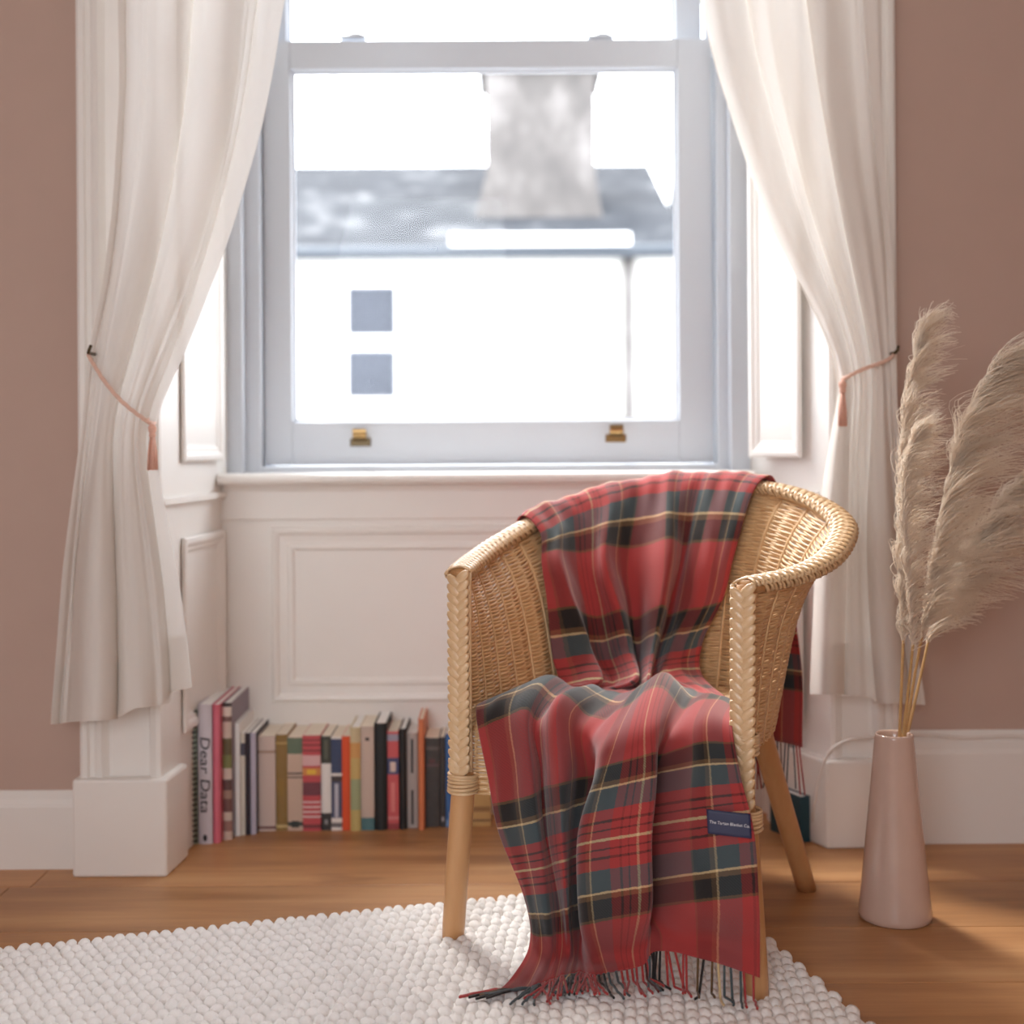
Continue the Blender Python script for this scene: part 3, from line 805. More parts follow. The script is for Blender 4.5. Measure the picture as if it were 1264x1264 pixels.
book(421, 431.5, 909, 1025, .16, [(0, C(226, 86, 42))], 'bright orange-red narrow paperback')
book(432, 445, 898, 1026, .175, [(0, C(196, 178, 110)), (.2, C(160, 170, 128)), (.5, C(206, 178, 110)), (.7, C(214, 160, 92)), (.85, C(206, 190, 150))], 'pastel yellow and sage hardback with white pages', 'paper_white', 'hard')
book(445.5, 462, 897, 1025, .17, [(0, C(70, 118, 124)), (.12, C(204, 184, 170))], 'beige book with a teal band at its foot', extra=marks((.88, .3, .03, C(60, 50, 50))))
book(462.5, 478, 893, 1025, .20, [(0, C(30, 34, 36))], 'plain black hardback, tallest of the black books', 'paper_white', 'hard')
book(478.5, 492.5, 903, 1024, .165, [(0, C(150, 50, 56)), (.06, C(206, 84, 88)), (.10, C(220, 130, 130)), (.13, C(206, 84, 88)), (.56, C(60, 72, 120)), (.73, C(206, 84, 88)), (.9, C(150, 150, 170)), (.97, C(206, 84, 88))], 'coral red paperback with navy picture band', extra=marks((.33, .35, .3, C(222, 130, 128)), (.64, .5, .1, C(220, 200, 190))))
book(493, 502, 900, 1024, .185, [(0, K)], 'slim black hardback between coral and grey spines', 'paper_white', 'hard')
book(502.5, 516, 905, 1022, .16, [(0, C(178, 168, 164))], 'warm grey paperback with a broken black stripe down its spine', 'paper_white', extra=marks((.76, .22, .36, K), (.22, .22, .36, K)))
book(516.5, 524, 888, 1025, .17, [(0, C(214, 128, 88))], 'narrow peach-orange hardback rising above its neighbours', 'paper', 'hard')
book(525, 543, 911, 1021, .16, stripes(C(52, 48, 47), [(.86, .9, C(90, 82, 78)), (.68, .70, C(100, 70, 72))]), 'thick charcoal paperback with faded lettering', extra=marks((.74, .4, .05, C(92, 60, 64))))
book(543.5, 550, 910, 1021, .16, [(0, C(64, 62, 62))], 'slim dark grey paperback between charcoal and blue spines', extra=marks((.09, .5, .05, C(170, 165, 170))))
book(550.5, 567, 906, 1021, .16, [(0, C(110, 150, 200)), (.08, C(40, 100, 165))], 'blue paperback half hidden by the chair leg', extra=marks((.12, .5, .09, C(190, 200, 215)), (.88, .3, .08, C(150, 110, 140))))
book(568, 606, 960, 1020, .14, stripes(C(196, 158, 96), [(.3, .4, C(150, 110, 60)), (.1, .14, C(120, 86, 50))]), 'squat tan book behind the front leg of the chair')

# books on the far side of the chair, stood along the splayed panelling
def reveal_book(u, w, h, th, colr, label, coverc=None, band=None):
    """leans flat against the right-hand reveal; u = distance from the back corner"""
    p = o4 + a4 * u + n4 * 0.018
    root = empty('book', tuple(p)); tag(root, label, 'book', 'books behind the chair')
    mt = spine_mat('book_cover', [(0, colr)] if band is None else band)
    def slab(u0, u1, n0, n1, z0, z1, name, mm):
        q = [p + a4 * u0 + n4 * n0, p + a4 * u1 + n4 * n0, p + a4 * u1 + n4 * n1, p + a4 * u0 + n4 * n1]
        return MB().prism([tuple(x[:2]) for x in q], z0, z1).build(name, mm, root, smooth=False)
    slab(0, w, 0, .0025, 0, h, 'cover_board', mt); slab(0, w, th - .0025, th, 0, h, 'cover_board', mt)
    slab(.004, w - .003, .0025, th - .0025, .003, h - .003, 'page_block', M['paper_white'])
    slab(w - .003, w, .0025, th - .0025, 0, h, 'spine', mt)
    return root
reveal_book(.150, .115, .104, .026, C(28, 70, 84), 'small dark teal book leaning on the panelling behind the rear chair leg')
book(976, 983, 884, 1010, .11, [(0, C(176, 170, 170)), (.8, C(70, 68, 70))], 'thin grey book with dark top behind the chair', 'paper_white', d=3.10)
book(958, 975, 880, 1010, .11, [(0, C(232, 230, 228))], 'white book half hidden by the hanging red end of the blanket', 'paper_white', d=3.10)

# ------------------------------------------------------------------ wicker armchair
UX = np.array((0.882, -0.471)); VX = np.array((0.471, 0.882)); MC = np.array((0.145, 2.30))
def ch(u, v, z):
    p = MC + UX * u + VX * v
    return np.array((p[0], p[1], z))
chair = empty('wicker_armchair', ch(0, 0.28, 0)); tag(chair, 'tub-shaped wicker armchair with plaited arms and round wooden legs', 'chair')
RIM = np.array([(-.268, -.012), (-.318, .13), (-.338, .28), (-.305, .45), (-.175, .575), (0, .61), (.175, .575), (.305, .45), (.338, .28), (.318, .13), (.268, -.012)])
RZ = np.array([.668, .678, .705, .752, .797, .812, .797, .752, .705, .678, .668])[:, None]
BOT = np.array([(-.250, .0), (-.247, .13), (-.230, .26), (-.185, .375), (-.102, .45), (0, .468), (.102, .45), (.185, .375), (.230, .26), (.247, .13), (.250, .0)])
ZB = 0.385
def rim(q): return np.hstack((crom(RIM, (q + 1) * 5), crom(RZ, (q + 1) * 5)))
def shell(q, h, off=0.0):
    """q in [-1,1] round the horseshoe, h 0 seat .. 1 rim; off = outward offset"""
    q = np.atleast_1d(np.asarray(q, float)); h = np.broadcast_to(np.asarray(h, float), q.shape); off = np.broadcast_to(np.asarray(off, float), q.shape)
    r_ = crom(RIM, (q + 1) * 5); b_ = crom(BOT, (q + 1) * 5); z_ = crom(RZ, (q + 1) * 5)[:, 0]
    wgt = (0.52 * h + 0.48 * h ** 5)[:, None]
    p = b_ + (r_ - b_) * wgt
    e = 1e-3
    tg = crom(RIM, (np.clip(q + e, -1, 1) + 1) * 5) - crom(RIM, (np.clip(q - e, -1, 1) + 1) * 5)
    nr_ = np.stack((-tg[:, 1], tg[:, 0]), 1); nr_ /= np.linalg.norm(nr_, axis=1)[:, None] + 1e-9
    p = p + nr_ * off[:, None]
    zz = ZB + (z_ - ZB) * h
    w2 = MC + p[:, :1] * UX + p[:, 1:] * VX
    return np.stack((w2[:, 0], w2[:, 1], zz), 1)
NST = 44
m = MB()
for k in range(NST + 1):
    q = -1 + 2 * k / NST
    m.tube(shell(np.full(16, q), np.linspace(-.02, 1.0, 16)), 0.0028, 6)
m.build('stakes', M['wicker'], chair)
rows, npt = 90, NST * 8
hs = np.linspace(0, 1, 80); _pp = shell(np.full(80, .45), hs); arc_h = np.concatenate(([0], np.cumsum(np.linalg.norm(np.diff(_pp, axis=0), axis=1)))); arc_h /= arc_h[-1]
qq = np.linspace(-1, 1, npt + 1)
lo, hi = MB(), MB()
for r_ in range(rows):
    h = float(np.interp((r_ + .5) / rows, arc_h, hs))
    sg = np.sin(np.pi * NST * (qq + 1) / 2 + (np.pi if r_ % 2 else 0) * 1.0)
    # strands pass in front of and behind the stakes; the outer face ribs over each stake
    off = 0.0020 * sg - 0.0052 * np.abs(np.sin(np.pi * NST * (qq + 1) / 4)) + .003
    P = shell(qq, h, off); P[:, 2] += 0.0008 * np.sin(qq * 60 + r_) 
    lo.tube(P, 0.00245 + 0.0003 * math.sin(r_ * 2.3), 5, flat=(0.85, 1.15))
lo.build('woven_shell', M['wicker'], chair)
# rim roll: a core with strands wound diagonally over it
core = MB(); nq = 150
qr = np.linspace(-1, 1, nq)
def rimpt(q):
    p = rim(np.atleast_1d(q)); w2 = MC + p[:, :1] * UX + p[:, 1:2] * VX
    return np.stack((w2[:, 0], w2[:, 1], p[:, 2]), 1)
RP = rimpt(qr)
core.tube(RP, 0.017, 10, flat=(1.15, 0.7)); core.build('rim_core', M['stake'], chair)
T = np.gradient(RP, axis=0); seg = np.linalg.norm(T, axis=1); T /= seg[:, None]
A = np.cross(T, (0, 0, 1)); A /= np.linalg.norm(A, axis=1)[:, None]; B = np.cross(A, T)
arc = np.concatenate(([0], np.cumsum(np.linalg.norm(np.diff(RP, axis=0), axis=1))))
m = MB(); Lr_ = arc[-1]
for fam in (1, -1):
    n_str = int(Lr_ / 0.0105)
    for k in range(n_str):
        s0 = k * Lr_ / n_str
        aa = np.linspace(-2.3, 2.3, 13) if fam == 1 else np.linspace(-1.3, 1.3, 9)
        ss = np.clip(s0 + fam * aa * 0.011, 0, Lr_)
        pc = np.stack([np.interp(ss, arc, RP[:, i]) for i in range(3)], 1)
        Ai = np.stack([np.interp(ss, arc, A[:, i]) for i in range(3)], 1); Bi = np.stack([np.interp(ss, arc, B[:, i]) for i in range(3)], 1)
        rr = 1.0 + (0.06 * np.sin(aa * 3 + k * np.pi) if fam == 1 else 0.08 * np.cos(aa * 4 + k * np.pi))
        P = pc + Ai * (np.sin(aa) * 0.0235 * rr)[:, None] + Bi * (np.cos(aa) * 0.0145 * rr)[:, None]
        m.tube(P, 0.0030, 5, flat=(1.35, .8))
m.build('plaited_rim', M['braid'], chair)

# seat: rush of strands across, with a rolled front edge
m = MB()
for k in range(64):
    v = 0.0 + k * 0.0078
    if v > .462: break
    # half-width at this depth from the bottom plan
    half = float(np.interp(v, [0, .13, .26, .375, .45, .468], [.25, .247, .23, .185, .102, .02]))
    uu = np.linspace(-half, half, 44)
    zz = 0.418 + 0.0022 * np.sin(uu / .0242 * np.pi + (np.pi if k % 2 else 0)) - 0.010 * (1 - (uu / .27) ** 2)
    m.tube(np.array([ch(u, v, z) for u, z in zip(uu, zz)]), 0.0036, 5)
m.build('seat', M['wicker'], chair)
m = MB()
for k in range(24):          # woven apron under the front edge
    z = .408 - k * .0055
    uu = np.linspace(-.272, .272, 60)
    bowf = .006 - .010 * math.sin(math.pi * min(1, k / 23 * .9 + .1)) + .0025 * np.sin(uu / .02 * np.pi + (np.pi if k % 2 else 0))
    m.tube(np.array([ch(u, b, z - .012 * (u / .27) ** 2 * (k / 23)) for u, b in zip(uu, bowf)]), 0.0026, 5)
for u in np.linspace(-.24, .24, 13):
    m.tube([ch(u, .004, .405), ch(u, -.004, .36), ch(u, .004, .28)], .003, 5)
m.build('front_apron', M['wicker'], chair)

def chevron_braid(P, wdt, fwd, name):
    """flat three-strand plait: overlapping leaf-shaped strand humps in a herringbone"""
    P = np.asarray(P); n = len(P); arc_ = np.concatenate(([0], np.cumsum(np.linalg.norm(np.diff(P, axis=0), axis=1))))
    m = MB(); step = 0.0165; k = 0
    fwd = np.asarray(fwd, float)
    while k * step < arc_[-1] - .01:
        for s in (-1, 1):
            ss = k * step + (0 if s < 0 else step / 2) + .008
            ss = min(ss, arc_[-1] - .002)
            c = np.array([np.interp(ss, arc_, P[:, i]) for i in range(3)])
            c2 = np.array([np.interp(min(ss + .01, arc_[-1]), arc_, P[:, i]) for i in range(3)])
            tg = c2 - c
            if np.linalg.norm(tg) < 1e-6: tg = P[-1] - P[-2]
            tg /= np.linalg.norm(tg)
            side = np.cross(tg, fwd); side /= np.linalg.norm(side)
            a1_ = side * s * wdt * .50 - tg * .0155; ctr = c + side * s * wdt * .235 + fwd * .0005
            L = np.linalg.norm(a1_); a1_ /= L
            a2_ = np.cross(a1_, fwd); a2_ /= np.linalg.norm(a2_)
            tilt = fwd * .0
            m.ellipsoid(ctr, (a1_ * .0180 + tilt, a2_ * .0090, fwd * .0040), 6, 10)
        k += 1
    return m.build(name, M['braid'], chair)

fw = np.array((-VX[0], -VX[1], 0)) 
for s in (-1, 1):
    foot = ch(s * .281, -.02, .012); mid = ch(s * .264, -.008, .30); top = ch(s * .266, -.004, .672)
    if s > 0: foot = ch(.286, -.02, .012)
    pts = crom(np.array([foot, foot * .5 + mid * .5, mid, mid * .5 + top * .5, top]), np.linspace(0, 4, 24))
    rad = np.interp(pts[:, 2], [0, .02, .28, .31, .66], [.0175, .0205, .0215, .017, .015])
    MB().tube(pts, rad, 18).build('leg', M['leg'], chair)
    # braid on the front of the upright
    vf = fw * .75 + np.array((-.10 * s * 0, -1, 0)) * .25; vf /= np.linalg.norm(vf)
    bp = np.array([p + vf * .020 for p in pts if .295 <= p[2] <= .68])
    chevron_braid(bp[::-1], .033, vf, 'post_plait')
    # cane wrapping bands
    for zc, nn in ((.278, 6), (.40, 6)):
        wr = MB()
        for j in range(nn):
            z = zc + j * .0058
            c = np.array([np.interp(z, pts[:, 2], pts[:, i]) for i in range(3)])
            a = np.linspace(0, 2 * np.pi, 21)
            rr = .0265 if zc < .3 else .0215
            wr.tube(np.stack((c[0] + rr * np.cos(a), c[1] + rr * np.sin(a), z + .0012 * np.sin(a + j)), 1), .0031, 5, caps=False)
        wr.build('cane_wrapping', M['braid'], chair)
    # edge binding strand that runs up the inner side of the post
    MB().tube(np.array([p + np.array((UX[0], UX[1], 0)) * (-s * .019) + fw * .008 for p in pts if .29 <= p[2]]), .0042, 6).build('edge_cane', M['braid'], chair)
for s in (-1, 1):
    a0, b0_ = ch(s * .218, .565, 0.0), ch(s * .155, .37, .405)
    if s > 0: a0 = ground(996, 1098)
    P = np.linspace(a0, b0_, 10)
    MB().tube(P, np.linspace(.0195, .0225, 10), 18).build('leg', M['leg'], chair)

# ------------------------------------------------------------------ tartan blanket
def front_d(x): return 2.413 + (x - 586) * (2.187 - 2.413) / (901 - 586)
NC = 12
tc = np.linspace(0, 1, NC)
rowsP, phase = [], []
def from_px(lst): return np.array([at(x, y, d) for x, y, d in lst])
qv = lambda a, b: a + (b - a) * tc
fold_in = 1.3 * np.array([.012, .030, .008, .010, .034, .012, .026, .044, .010, .016, .018, .014])
fold_out = np.array([0, .012, .004, .016, .006, .018, .004, .014, .003, .010, .004, .012])
# behind the chair, upward
def outside(q, z, off):
    p = rimpt(q); c0 = np.array((*(MC + VX * .25), 0)); dirv = p - c0; dirv[:, 2] = 0; dirv /= np.linalg.norm(dirv, axis=1)[:, None]
    p = p + dirv * np.asarray(off)[:, None]; p[:, 2] = z; return p
q0 = qv(-.50, .13)
qb = qv(-.48, .165)
rowsP.append(outside(qb, .262 + .012 * np.sin(tc * 9), .052 + fold_out)); phase.append((4.14, 4.14))
rowsP.append(outside(qb, .45, .050 + fold_out)); phase.append((3.66, 3.66))
rowsP.append(outside(q0, rimpt(q0)[:, 2] - .085, .038 + fold_out * .7)); phase.append((2.86, 2.86))
rowsP.append(outside(q0, rimpt(q0)[:, 2] + .004, .030 + fold_out * .3)); phase.append((2.62, 2.62))
cr = outside(q0, rimpt(q0)[:, 2] + .0275 + np.array([0, .005, .001, .001, .005, 0, .002, .007, 0, .002, .003, 0]), np.zeros(NC)); rowsP.append(cr); phase.append((2.50, 2.50))
rowsP.append(outside(qv(-.50, .125), rimpt(qv(-.50, .125))[:, 2] - .008, -.041 - fold_in * .35)); phase.append((2.37, 2.37))
_qg, _hg = np.meshgrid(np.linspace(-.60, .45, 160), np.linspace(0, 1, 90), indexing='ij')
_sg = shell(_qg.ravel(), _hg.ravel()); _sx = _sg[:, 0] / _sg[:, 1] * F; _sy = (H - _sg[:, 2]) / _sg[:, 1] * F
def on_shell(lst, folds):
    """points of the inner shell seen at these photo positions, lifted inward by the fold height"""
    out = []
    for (x, y), fo in zip(lst, folds):
        x1, y1 = (x - 632) - RHO * (y - HORIZON), (y - HORIZON) + RHO * (x - 632)
        k = int(np.argmin((_sx - x1) ** 2 + (_sy - y1) ** 2))
        out.append(at(x, y, _sg[k, 1] - .014 - fo))
    return np.array(out)
rowsP.append(on_shell([(669, 694), (690, 690), (706, 696), (728, 698), (748, 690), (768, 696), (788, 696), (826, 684), (840, 694), (858, 690), (884, 688), (906, 686)], [.01, .055, .018, .016, .052, .014, .022, .070, .004, .026, .030, .018])); phase.append((2.09, 2.09))
rowsP.append(on_shell([(676, 748), (708, 744), (718, 752), (738, 756), (764, 748), (776, 756), (790, 756), (818, 742), (826, 754), (848, 748), (872, 744), (893, 738)], [.012, .075, .020, .016, .066, .016, .022, .085, .006, .030, .040, .022])); phase.append((1.86, 1.86))
rowsP.append(on_shell([(681, 806), (728, 800), (728, 808), (748, 808), (776, 800), (783, 808), (790, 810), (806, 800), (812, 808), (826, 800), (848, 796), (868, 790)], [.014, .085, .026, .020, .070, .018, .020, .085, .020, .040, .055, .030])); phase.append((1.66, 1.66))
rowsP.append(from_px([(690, 850, 2.60), (738, 842, 2.55), (742, 846, 2.61), (760, 846, 2.63), (784, 838, 2.56), (787, 846, 2.61), (791, 848, 2.61), (800, 838, 2.55), (806, 842, 2.62), (822, 834, 2.62), (846, 832, 2.62), (866, 834, 2.63)])); phase.append((1.48, 1.47))
rowsP.append(from_px([(655, 849, 2.54), (680, 847, 2.56), (702, 849, 2.57), (722, 850, 2.57), (742, 851, 2.56), (762, 853, 2.54), (786, 852, 2.54), (806, 846, 2.56), (830, 846, 2.56), (855, 852, 2.52), (885, 861, 2.46), (908, 870, 2.41)])); phase.append((1.43, 1.36))
rowsP.append(from_px([(600, 866, 2.45), (636, 850, 2.46), (675, 835, 2.48), (700, 853, 2.48), (728, 847, 2.44), (748, 860, 2.45), (768, 867, 2.43), (790, 848, 2.42), (822, 832, 2.42), (848, 864, 2.385), (880, 858, 2.335), (912, 873, 2.305)])); phase.append((1.36, 1.20))
off11 = [-.030, -.030, -.036, -.028, -.050, -.034, -.040, -.085, -.066, -.030, -.036, -.030]
rowsP.append(np.array([at(x, y, front_d(x) + o_) for (x, y), o_ in zip([(588, 883), (618, 876), (650, 873), (664, 893), (690, 866), (712, 893), (732, 907), (758, 902), (805, 886), (826, 903), (862, 889), (904, 896)], off11)])); phase.append((1.22, .95))
def hang(lst, delta, extra):
    return np.array([at(x, y, front_d(x) - extra + dl_) for (x, y), dl_ in zip(lst, delta)])
rowsP.append(hang([(600, 948), (628, 950), (655, 951), (668, 953), (690, 955), (714, 958), (738, 960), (736, 960), (806, 950), (806, 955), (862, 952), (914, 956)], [0, -.012, -.022, .036, -.026, .026, .052, -.046, -.040, .044, -.004, .01], .072)); phase.append((1.0, .67))
rowsP.append(hang([(614, 1022), (638, 1026), (664, 1028), (674, 1030), (694, 1032), (706, 1035), (722, 1036), (717, 1035), (800, 1028), (794, 1030), (862, 1028), (931, 1027)], [0, -.012, -.022, .026, -.012, .050, .072, -.036, -.034, .058, -.006, .02], .084)); phase.append((.73, .41))
rowsP.append(hang([(647, 1108), (658, 1112), (673, 1116), (690, 1118), (700, 1120), (708, 1122), (724, 1124), (719, 1124), (802, 1116), (796, 1118), (868, 1114), (937, 1114)], [0, -.014, -.026, .020, -.006, .056, .080, -.030, -.026, .056, -.006, .012], .092)); phase.append((.36, .13))
rowsP.append(from_px([(654, 1168, 2.27), (664, 1176, 2.25), (678, 1176, 2.245), (690, 1174, 2.26), (703, 1174, 2.265), (711, 1175, 2.275), (719, 1176, 2.28), (732, 1178, 2.215), (791, 1166, 2.19), (811, 1154, 2.19), (868, 1156, 2.145), (938, 1168, 2.105)])); phase.append((.08, -.0))
rowsP.append(from_px([(617, 1227, 2.15), (640, 1226, 2.15), (664, 1216, 2.165), (682, 1210, 2.18), (696, 1205, 2.19), (708, 1202, 2.20), (722, 1202, 2.20), (740, 1203, 2.175), (792, 1192, 2.18), (812, 1174, 2.175), (868, 1184, 2.125), (938, 1207, 2.09)])); phase.append((-.12, -.12))
G = np.array(rowsP)                                     # (rows, NC, 3)
PH = np.array([np.linspace(a, b, NC) for a, b in phase])[:, :, None]
G = np.concatenate((G, PH), 2)
NR = len(G)
sub = 13
Gs = crom(G, np.linspace(0, NR - 1, (NR - 1) * sub + 1))
nt_ = 200
Gs = np.stack([crom(Gs[i], np.linspace(0, NC - 1, nt_)) for i in range(len(Gs))])
tt_ = np.linspace(0, 1, nt_)
UVb = np.zeros(Gs.shape[:2] + (2,)); _seg = np.linalg.norm(np.diff(Gs[-52:-20, :, :3], axis=1), axis=2).mean(0); _arc = np.concatenate(([0], np.cumsum(_seg))); UVb[:, :, 0] = (_arc[None, :] - _arc[-1]) / .36 + 4.44; UVb[:, :, 1] = Gs[:, :, 3]
PB = Gs[:, :, :3].copy()
# soft small wrinkles along the surface normal
du = np.gradient(PB, axis=0); dv = np.gradient(PB, axis=1); nb = np.cross(du, dv); nb /= np.linalg.norm(nb, axis=2)[:, :, None] + 1e-9
si = np.linspace(0, 1, len(PB))[:, None]
wr_ = np.sin(tt_[None, :] * 41 + 7 * np.sin(si * 9)) * np.sin(si * 33 + 4 * np.sin(tt_[None, :] * 11)) + .6 * np.sin(tt_[None, :] * 73 + si * 21)
PB += nb * (0.0016 * wr_)[:, :, None]
PB[:, :, 2] = np.maximum(PB[:, :, 2], 0.024)
blanket = empty('tartan_blanket', ch(-.05, .2, .43)); tag(blanket, 'red and grey tartan wool blanket draped over the wicker armchair', 'blanket')
cl = MB().grid(PB, UVb).build('cloth', M['tartan'], blanket)
sm = cl.modifiers.new('thickness', 'SOLIDIFY'); sm.thickness = 0.0028; sm.offset = 0
# fringe: twisted tassels of yarn
m = MB()
nfr = 84
front_rng = np.random.default_rng(11)
for k in range(nfr):
    t_ = (k + .5) / nfr + front_rng.uniform(-.004, .004); j = min(nt_ - 1, max(0, int(t_ * (nt_ - 1))))
    p = PB[-1, j]; dirv = PB[-1, j] - PB[-6, j]; dirv /= np.linalg.norm(dirv)
    L = front_rng.uniform(.062, .085)
    out = np.array((dirv[0], dirv[1], 0)) * .9 + np.array((-.10 + .2 * t_ + front_rng.normal(0, .16), -.25 + front_rng.normal(0, .12), 0))
    if t_ < .14: out = np.array((-.8 + front_rng.normal(0, .12), -.45 + front_rng.normal(0, .1), 0))
    out /= np.linalg.norm(out) + 1e-9
    pts = [p]; cur = p.copy(); dv_ = dirv.copy()
    if p[2] > .06: dv_ = np.array((front_rng.normal(0, .1), front_rng.normal(0, .1) - .15, -1.0)); dv_ /= np.linalg.norm(dv_)
    nseg = 12
    for i in range(nseg):
        if cur[2] > .034: dd = dv_ * .8 + np.array((0, 0, -.3)) + out * .15
        else: dd = out + np.array((0, 0, 0.004)) + np.array((front_rng.normal(0, .12), front_rng.normal(0, .12), 0))
        dd /= np.linalg.norm(dd); cur = cur + dd * L / nseg; cur[2] = max(cur[2], .0255 + front_rng.uniform(0, .002)); pts.append(cur.copy())
    m.tube(crom(np.array(pts), np.linspace(0, nseg, 24)), .0022, 5, uv=(UVb[-1, j, 0], UVb[-1, j, 0]))
m.build('fringe', M['tartan'], blanket)
m = MB()
for k in range(nfr):
    t_ = (k + .5) / nfr; j = int(t_ * (nt_ - 1)); p = PB[0, j]
    L = front_rng.uniform(.09, .115); wv_ = front_rng.normal(0, .01, 2)
    m.tube([p, p + np.array((wv_[0] * .5, wv_[1] * .3, -L * .5)), p + np.array((wv_[0], wv_[1], -L))], .0017, 5, uv=(UVb[0, j, 0], UVb[0, j, 0]))
m.build('fringe', M['tartan'], blanket)
# sewn satin label with woven lettering
def surf(i, j):
    return PB[int(round(i)), int(round(j))]
tgt = [at(873, 998, 2.2), at(929, 1002, 2.2)]
def nearest(x, y):
    """surface point of the front drop that projects nearest to a pixel"""
    seg_ = PB[-60:]
    d_ = seg_[:, :, 1]; xs = seg_[:, :, 0] / d_ * F; ys = (H - seg_[:, :, 2]) / d_ * F
    x1, y1 = (x - 632) - RHO * (y - HORIZON), (y - HORIZON) + RHO * (x - 632)
    e_ = (xs - x1) ** 2 + (ys - y1) ** 2
    i, j = np.unravel_index(np.argmin(e_), e_.shape); return seg_[i, j]
c00, c10, c01 = nearest(873, 998), nearest(930, 1000), nearest(874, 1027)
ax_, az_ = c10 - c00, c01 - c00
nn_ = np.cross(ax_, az_); nn_ /= np.linalg.norm(nn_)
if nn_[1] > 0: nn_ = -nn_
P = np.zeros((9, 17, 3))
for i in range(9):
    for j in range(17):
        P[i, j] = c00 + ax_ * j / 16 + az_ * i / 8 + nn_ * (.006 + .002 * math.sin(j / 16 * 3.1))
lb = MB().grid(P).build('sewn_label', M['label_navy'], blanket)
sm = lb.modifiers.new('thickness', 'SOLIDIFY'); sm.thickness = 0.0008; sm.offset = 0
ctr = c00 + ax_ * .52 + az_ * .5 + nn_ * .0095
ex = ax_ / np.linalg.norm(ax_); ey = np.cross(nn_, ex)
mw = Matrix(((ex[0], ey[0], nn_[0], ctr[0] - blanket.location[0]), (ex[1], ey[1], nn_[1], ctr[1] - blanket.location[1]), (ex[2], ey[2], nn_[2], ctr[2] - blanket.location[2]), (0, 0, 0, 1)))
text_mesh('label_lettering', 'The Tartan Blanket Co.', .0066, M['label_text'], blanket, mw, .0002)

# ------------------------------------------------------------------ wool rug
rc = np.array((.375, 2.742)); ang = math.radians(16.0)
ru = np.array((-math.cos(ang), -math.sin(ang))); rv = np.array((math.sin(ang) * .86, -math.cos(ang)))
RW, RD_ = 2.25, 1.75
rug = empty('wool_rug', (*(rc + ru * RW / 2 + rv * RD_ / 2), 0)); tag(rug, 'chunky off-white wool rug of rounded loops lying under the chair', 'rug')
q4 = [rc + ru * .006 + rv * .006, rc + ru * (RW - .006) + rv * .006, rc + ru * (RW - .006) + rv * (RD_ - .006), rc + ru * .006 + rv * (RD_ - .006)]
MB().prism([tuple(p) for p in q4], 0.001, 0.008).build('backing', M['wool'], rug, smooth=False)
# loops: one ellipsoid template copied by array maths into a single mesh
th_ = np.linspace(0, np.pi, 6); ph_ = np.linspace(0, 2 * np.pi, 8, endpoint=False)
tmpl = np.stack((np.sin(th_)[:, None] * np.cos(ph_)[None], np.sin(th_)[:, None] * np.sin(ph_)[None], np.cos(th_)[:, None] * np.ones(8)[None]), 2)
pit_u, pit_v = 0.0205, 0.0300
m = MB()
nu_, nv_ = int(RW / pit_u), int(RD_ / pit_v)
lr_rng = np.random.default_rng(5)
for j in range(nv_):
    for i in range(nu_):
        cu_ = (i + .5 + (.5 if j % 2 else 0)) * pit_u + lr_rng.normal(0, .0014); cv_ = (j + .5) * pit_v + lr_rng.normal(0, .002)
        c = rc + ru * cu_ + rv * cv_
        if not (-1.35 < c[0] < .9 and c[1] > 1.45): continue
        sc_ = lr_rng.uniform(.9, 1.12); an = lr_rng.normal(0, .14)
        a_ = np.array((*(ru * math.cos(an) + rv * math.sin(an)), 0)) * .0112 * sc_
        b_ = np.array((*(rv * math.cos(an) - ru * math.sin(an)), 0)) * .0172 * sc_
        z_ = lr_rng.uniform(.0092, .0112)
        P = np.array((c[0], c[1], .0105)) + tmpl[:, :, :1] * a_ + tmpl[:, :, 1:2] * b_ + tmpl[:, :, 2:] * np.array((0, 0, z_))
        m.grid(P, closed_v=True)
lo_ = m.build('wool_loops', M['wool'], rug); lo_['kind'] = 'stuff'

# ------------------------------------------------------------------ vase and pampas grass
vb = ground(1105, 1133)
vz = at(1104, 905, vb[1])[2]
vase = empty('vase', (vb[0], vb[1], 0)); tag(vase, 'tall tapering blush ceramic vase standing on the oak floor', 'vase')
rb, rt = 44.5 * vb[1] / F, 23.5 * vb[1] / F
prof = [(0, .0), (rb - .006, .0), (rb - .001, .004), (rb, .012)]
for k in range(1, 13):
    u = k / 12; prof.append((rb + (rt - rb) * (u ** .93), .012 + (vz - .018) * u))
prof += [(rt - .0005, vz - .002), (rt - .003, vz), (rt - .006, vz - .003), (rt - .0075, vz - .02), (rt - .002, vz - .12), (rt + .008, vz - .25), (0, vz - .26)]
MB().lathe(prof, (vb[0], vb[1], 0), 64).build('vase_body', M['vase'], vase)

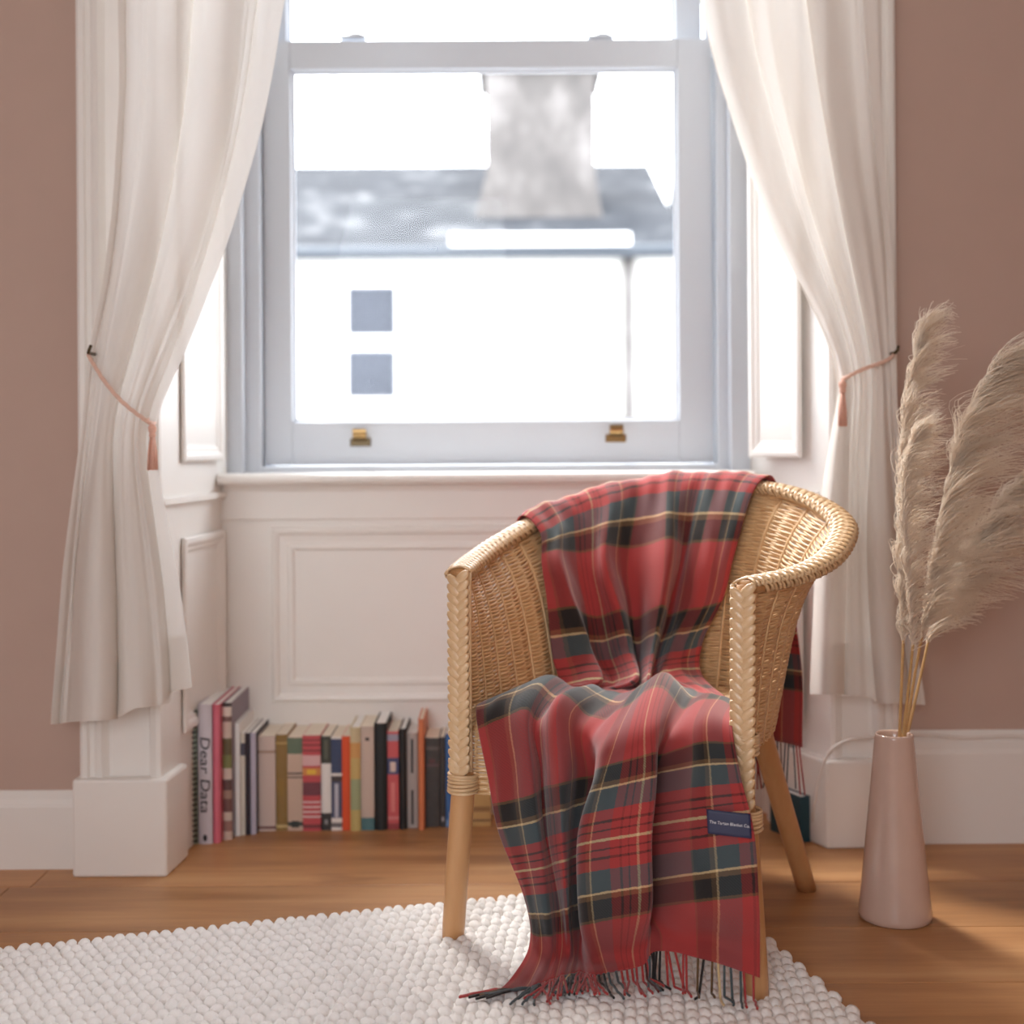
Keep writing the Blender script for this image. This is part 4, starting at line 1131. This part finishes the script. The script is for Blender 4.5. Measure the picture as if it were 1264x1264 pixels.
def pampas(name, stem_pts, rach_pts, n, Lbase, sweep, seed, label, spread=1.0, lmul=(.55, 1.0, 1.0, .55)):
    r = np.random.default_rng(seed)
    S = crom(np.array(stem_pts), np.linspace(0, len(stem_pts) - 1, 20))
    root = empty(name, S[0]); tag(root, label, 'dried plume', 'dried plumes in the vase', 'thing')
    MB().tube(S, np.linspace(.0033, .0026, 20), 8).build('stem', M['stem'], root)
    R = crom(np.array(rach_pts), np.linspace(0, len(rach_pts) - 1, 60))
    pl = MB(); pl.tube(R, np.linspace(.0026, .0006, 60), 6)
    T_ = np.gradient(R, axis=0); T_ /= np.linalg.norm(T_, axis=1)[:, None]
    sweep = np.asarray(sweep, float)
    for k in range(n):
        s = (k + r.random()) / n
        i = s * 59; i0 = int(i); p = R[i0] + (R[min(59, i0 + 1)] - R[i0]) * (i - i0); tg = T_[i0]
        side = r.normal(0, 1, 3); side -= tg * side.dot(tg); side /= np.linalg.norm(side)
        if side.dot(sweep) < 0 and r.random() < .75: side = side - 2 * sweep * side.dot(sweep) / sweep.dot(sweep)
        L = Lbase * np.interp(s, [0, .3, .7, 1], lmul) * r.uniform(.7, 1.2)
        d0 = tg * r.uniform(.75, 1.1) + side * r.uniform(.12, .45) * spread
        dr_ = sweep * r.uniform(.5, 1.4) + np.array((0, 0, -.36 * r.uniform(.2, 1.4) * spread)) + side * .15
        u = np.linspace(0, 1, 8)[:, None]
        wig = np.sin(u * r.uniform(4, 8) + r.uniform(0, 6)) * r.normal(0, .06, 3)
        ctr_ = L * (d0 * u * (1 - .25 * u) + dr_ * u ** 2 * .85 + wig * u)
        fat = np.sin(np.pi * np.clip(u * .9 + .08, 0, 1)) ** .8
        for h_ in range(20):                      # hairs of one tuft, drawn together at its tip
            o_ = r.normal(0, .0058, 3); lf = r.uniform(.55, 1.08)
            P = p + tg * r.uniform(-.01, .01) + ctr_ * lf + o_ * fat + r.normal(0, .004, 3) * u ** 2
            pl.tube(P, np.linspace(.0009, .00028, 8) * r.uniform(.7, 1.4), 3, caps=False)
    pl.build('plume', M['pampas'], root)
    return root
dv0 = vb[1]
mouth = lambda x, y, d: at(x, y, dv0 + d)
pampas('pampas_plume', [at(1108, 985, dv0), mouth(1111, 895, 0), mouth(1113, 840, .0), mouth(1115, 790, .01)],
       [mouth(1115, 792, .01), mouth(1112, 700, .01), mouth(1111, 600, .02), mouth(1120, 490, .02), mouth(1140, 405, .02)], 80, .115, (.34, -.05, 0), 21,
       'tallest slender pampas plume rising nearest the curtain', .75, (.5, .9, .95, .8))
pampas('pampas_plume', [at(1105, 985, dv0 - .01), mouth(1116, 895, -.01), mouth(1122, 845, -.02), mouth(1127, 795, -.03)],
       [mouth(1127, 796, -.03), mouth(1122, 720, -.04), mouth(1116, 640, -.05), mouth(1118, 580, -.05), mouth(1130, 535, -.05)], 56, .105, (.5, -.12, 0), 33,
       'shortest pampas plume in front, with bright feathery tufts', .9, (.5, .95, .9, .6))
pampas('pampas_plume', [at(1099, 985, dv0 + .01), mouth(1119, 895, .01), mouth(1128, 840, .02), mouth(1138, 785, .02)],
       [mouth(1138, 786, .02), mouth(1150, 700, .02), mouth(1168, 610, .02), mouth(1188, 530, .02), mouth(1218, 470, .02), mouth(1240, 445, .02)], 115, .185, (.62, -.04, 0), 45,
       'broadest pampas plume arching away from the curtain', 1.05, (.6, 1.0, .95, .5))
pampas('pampas_plume', [at(1101, 985, dv0 + .015), mouth(1122, 898, .015), mouth(1134, 845, .03), mouth(1146, 790, .05)],
       [mouth(1146, 791, .05), mouth(1168, 735, .06), mouth(1198, 680, .06), mouth(1236, 620, .06), mouth(1275, 575, .06)], 85, .175, (.5, -.03, 0), 57,
       'low drooping pampas plume leaning out past the picture edge', 1.1, (.6, 1.0, .95, .55))

# ------------------------------------------------------------------ cable over the plinth and along the skirting
cp = [ground(1003, 1026) + np.array((0, -.004, .006)), at(1004, 1005, 2.985), at(1011, 960, 2.970), at(1024, 928, 2.955), at(1046, 914, 2.955), at(1070, 911, 2.968), at(1100, 909, 2.985), at(1140, 907, 2.992), at(1190, 911, 2.992), at(1240, 909, 2.992), at(1300, 910, 2.994)]
cb = MB().tube(crom(np.array(cp), np.linspace(0, len(cp) - 1, 90)), .0036, 8).build('cable', M['cable'], origin=tuple(cp[0]))
tag(cb, 'white cable looping up over the plinth and along the tall skirting', 'cable')
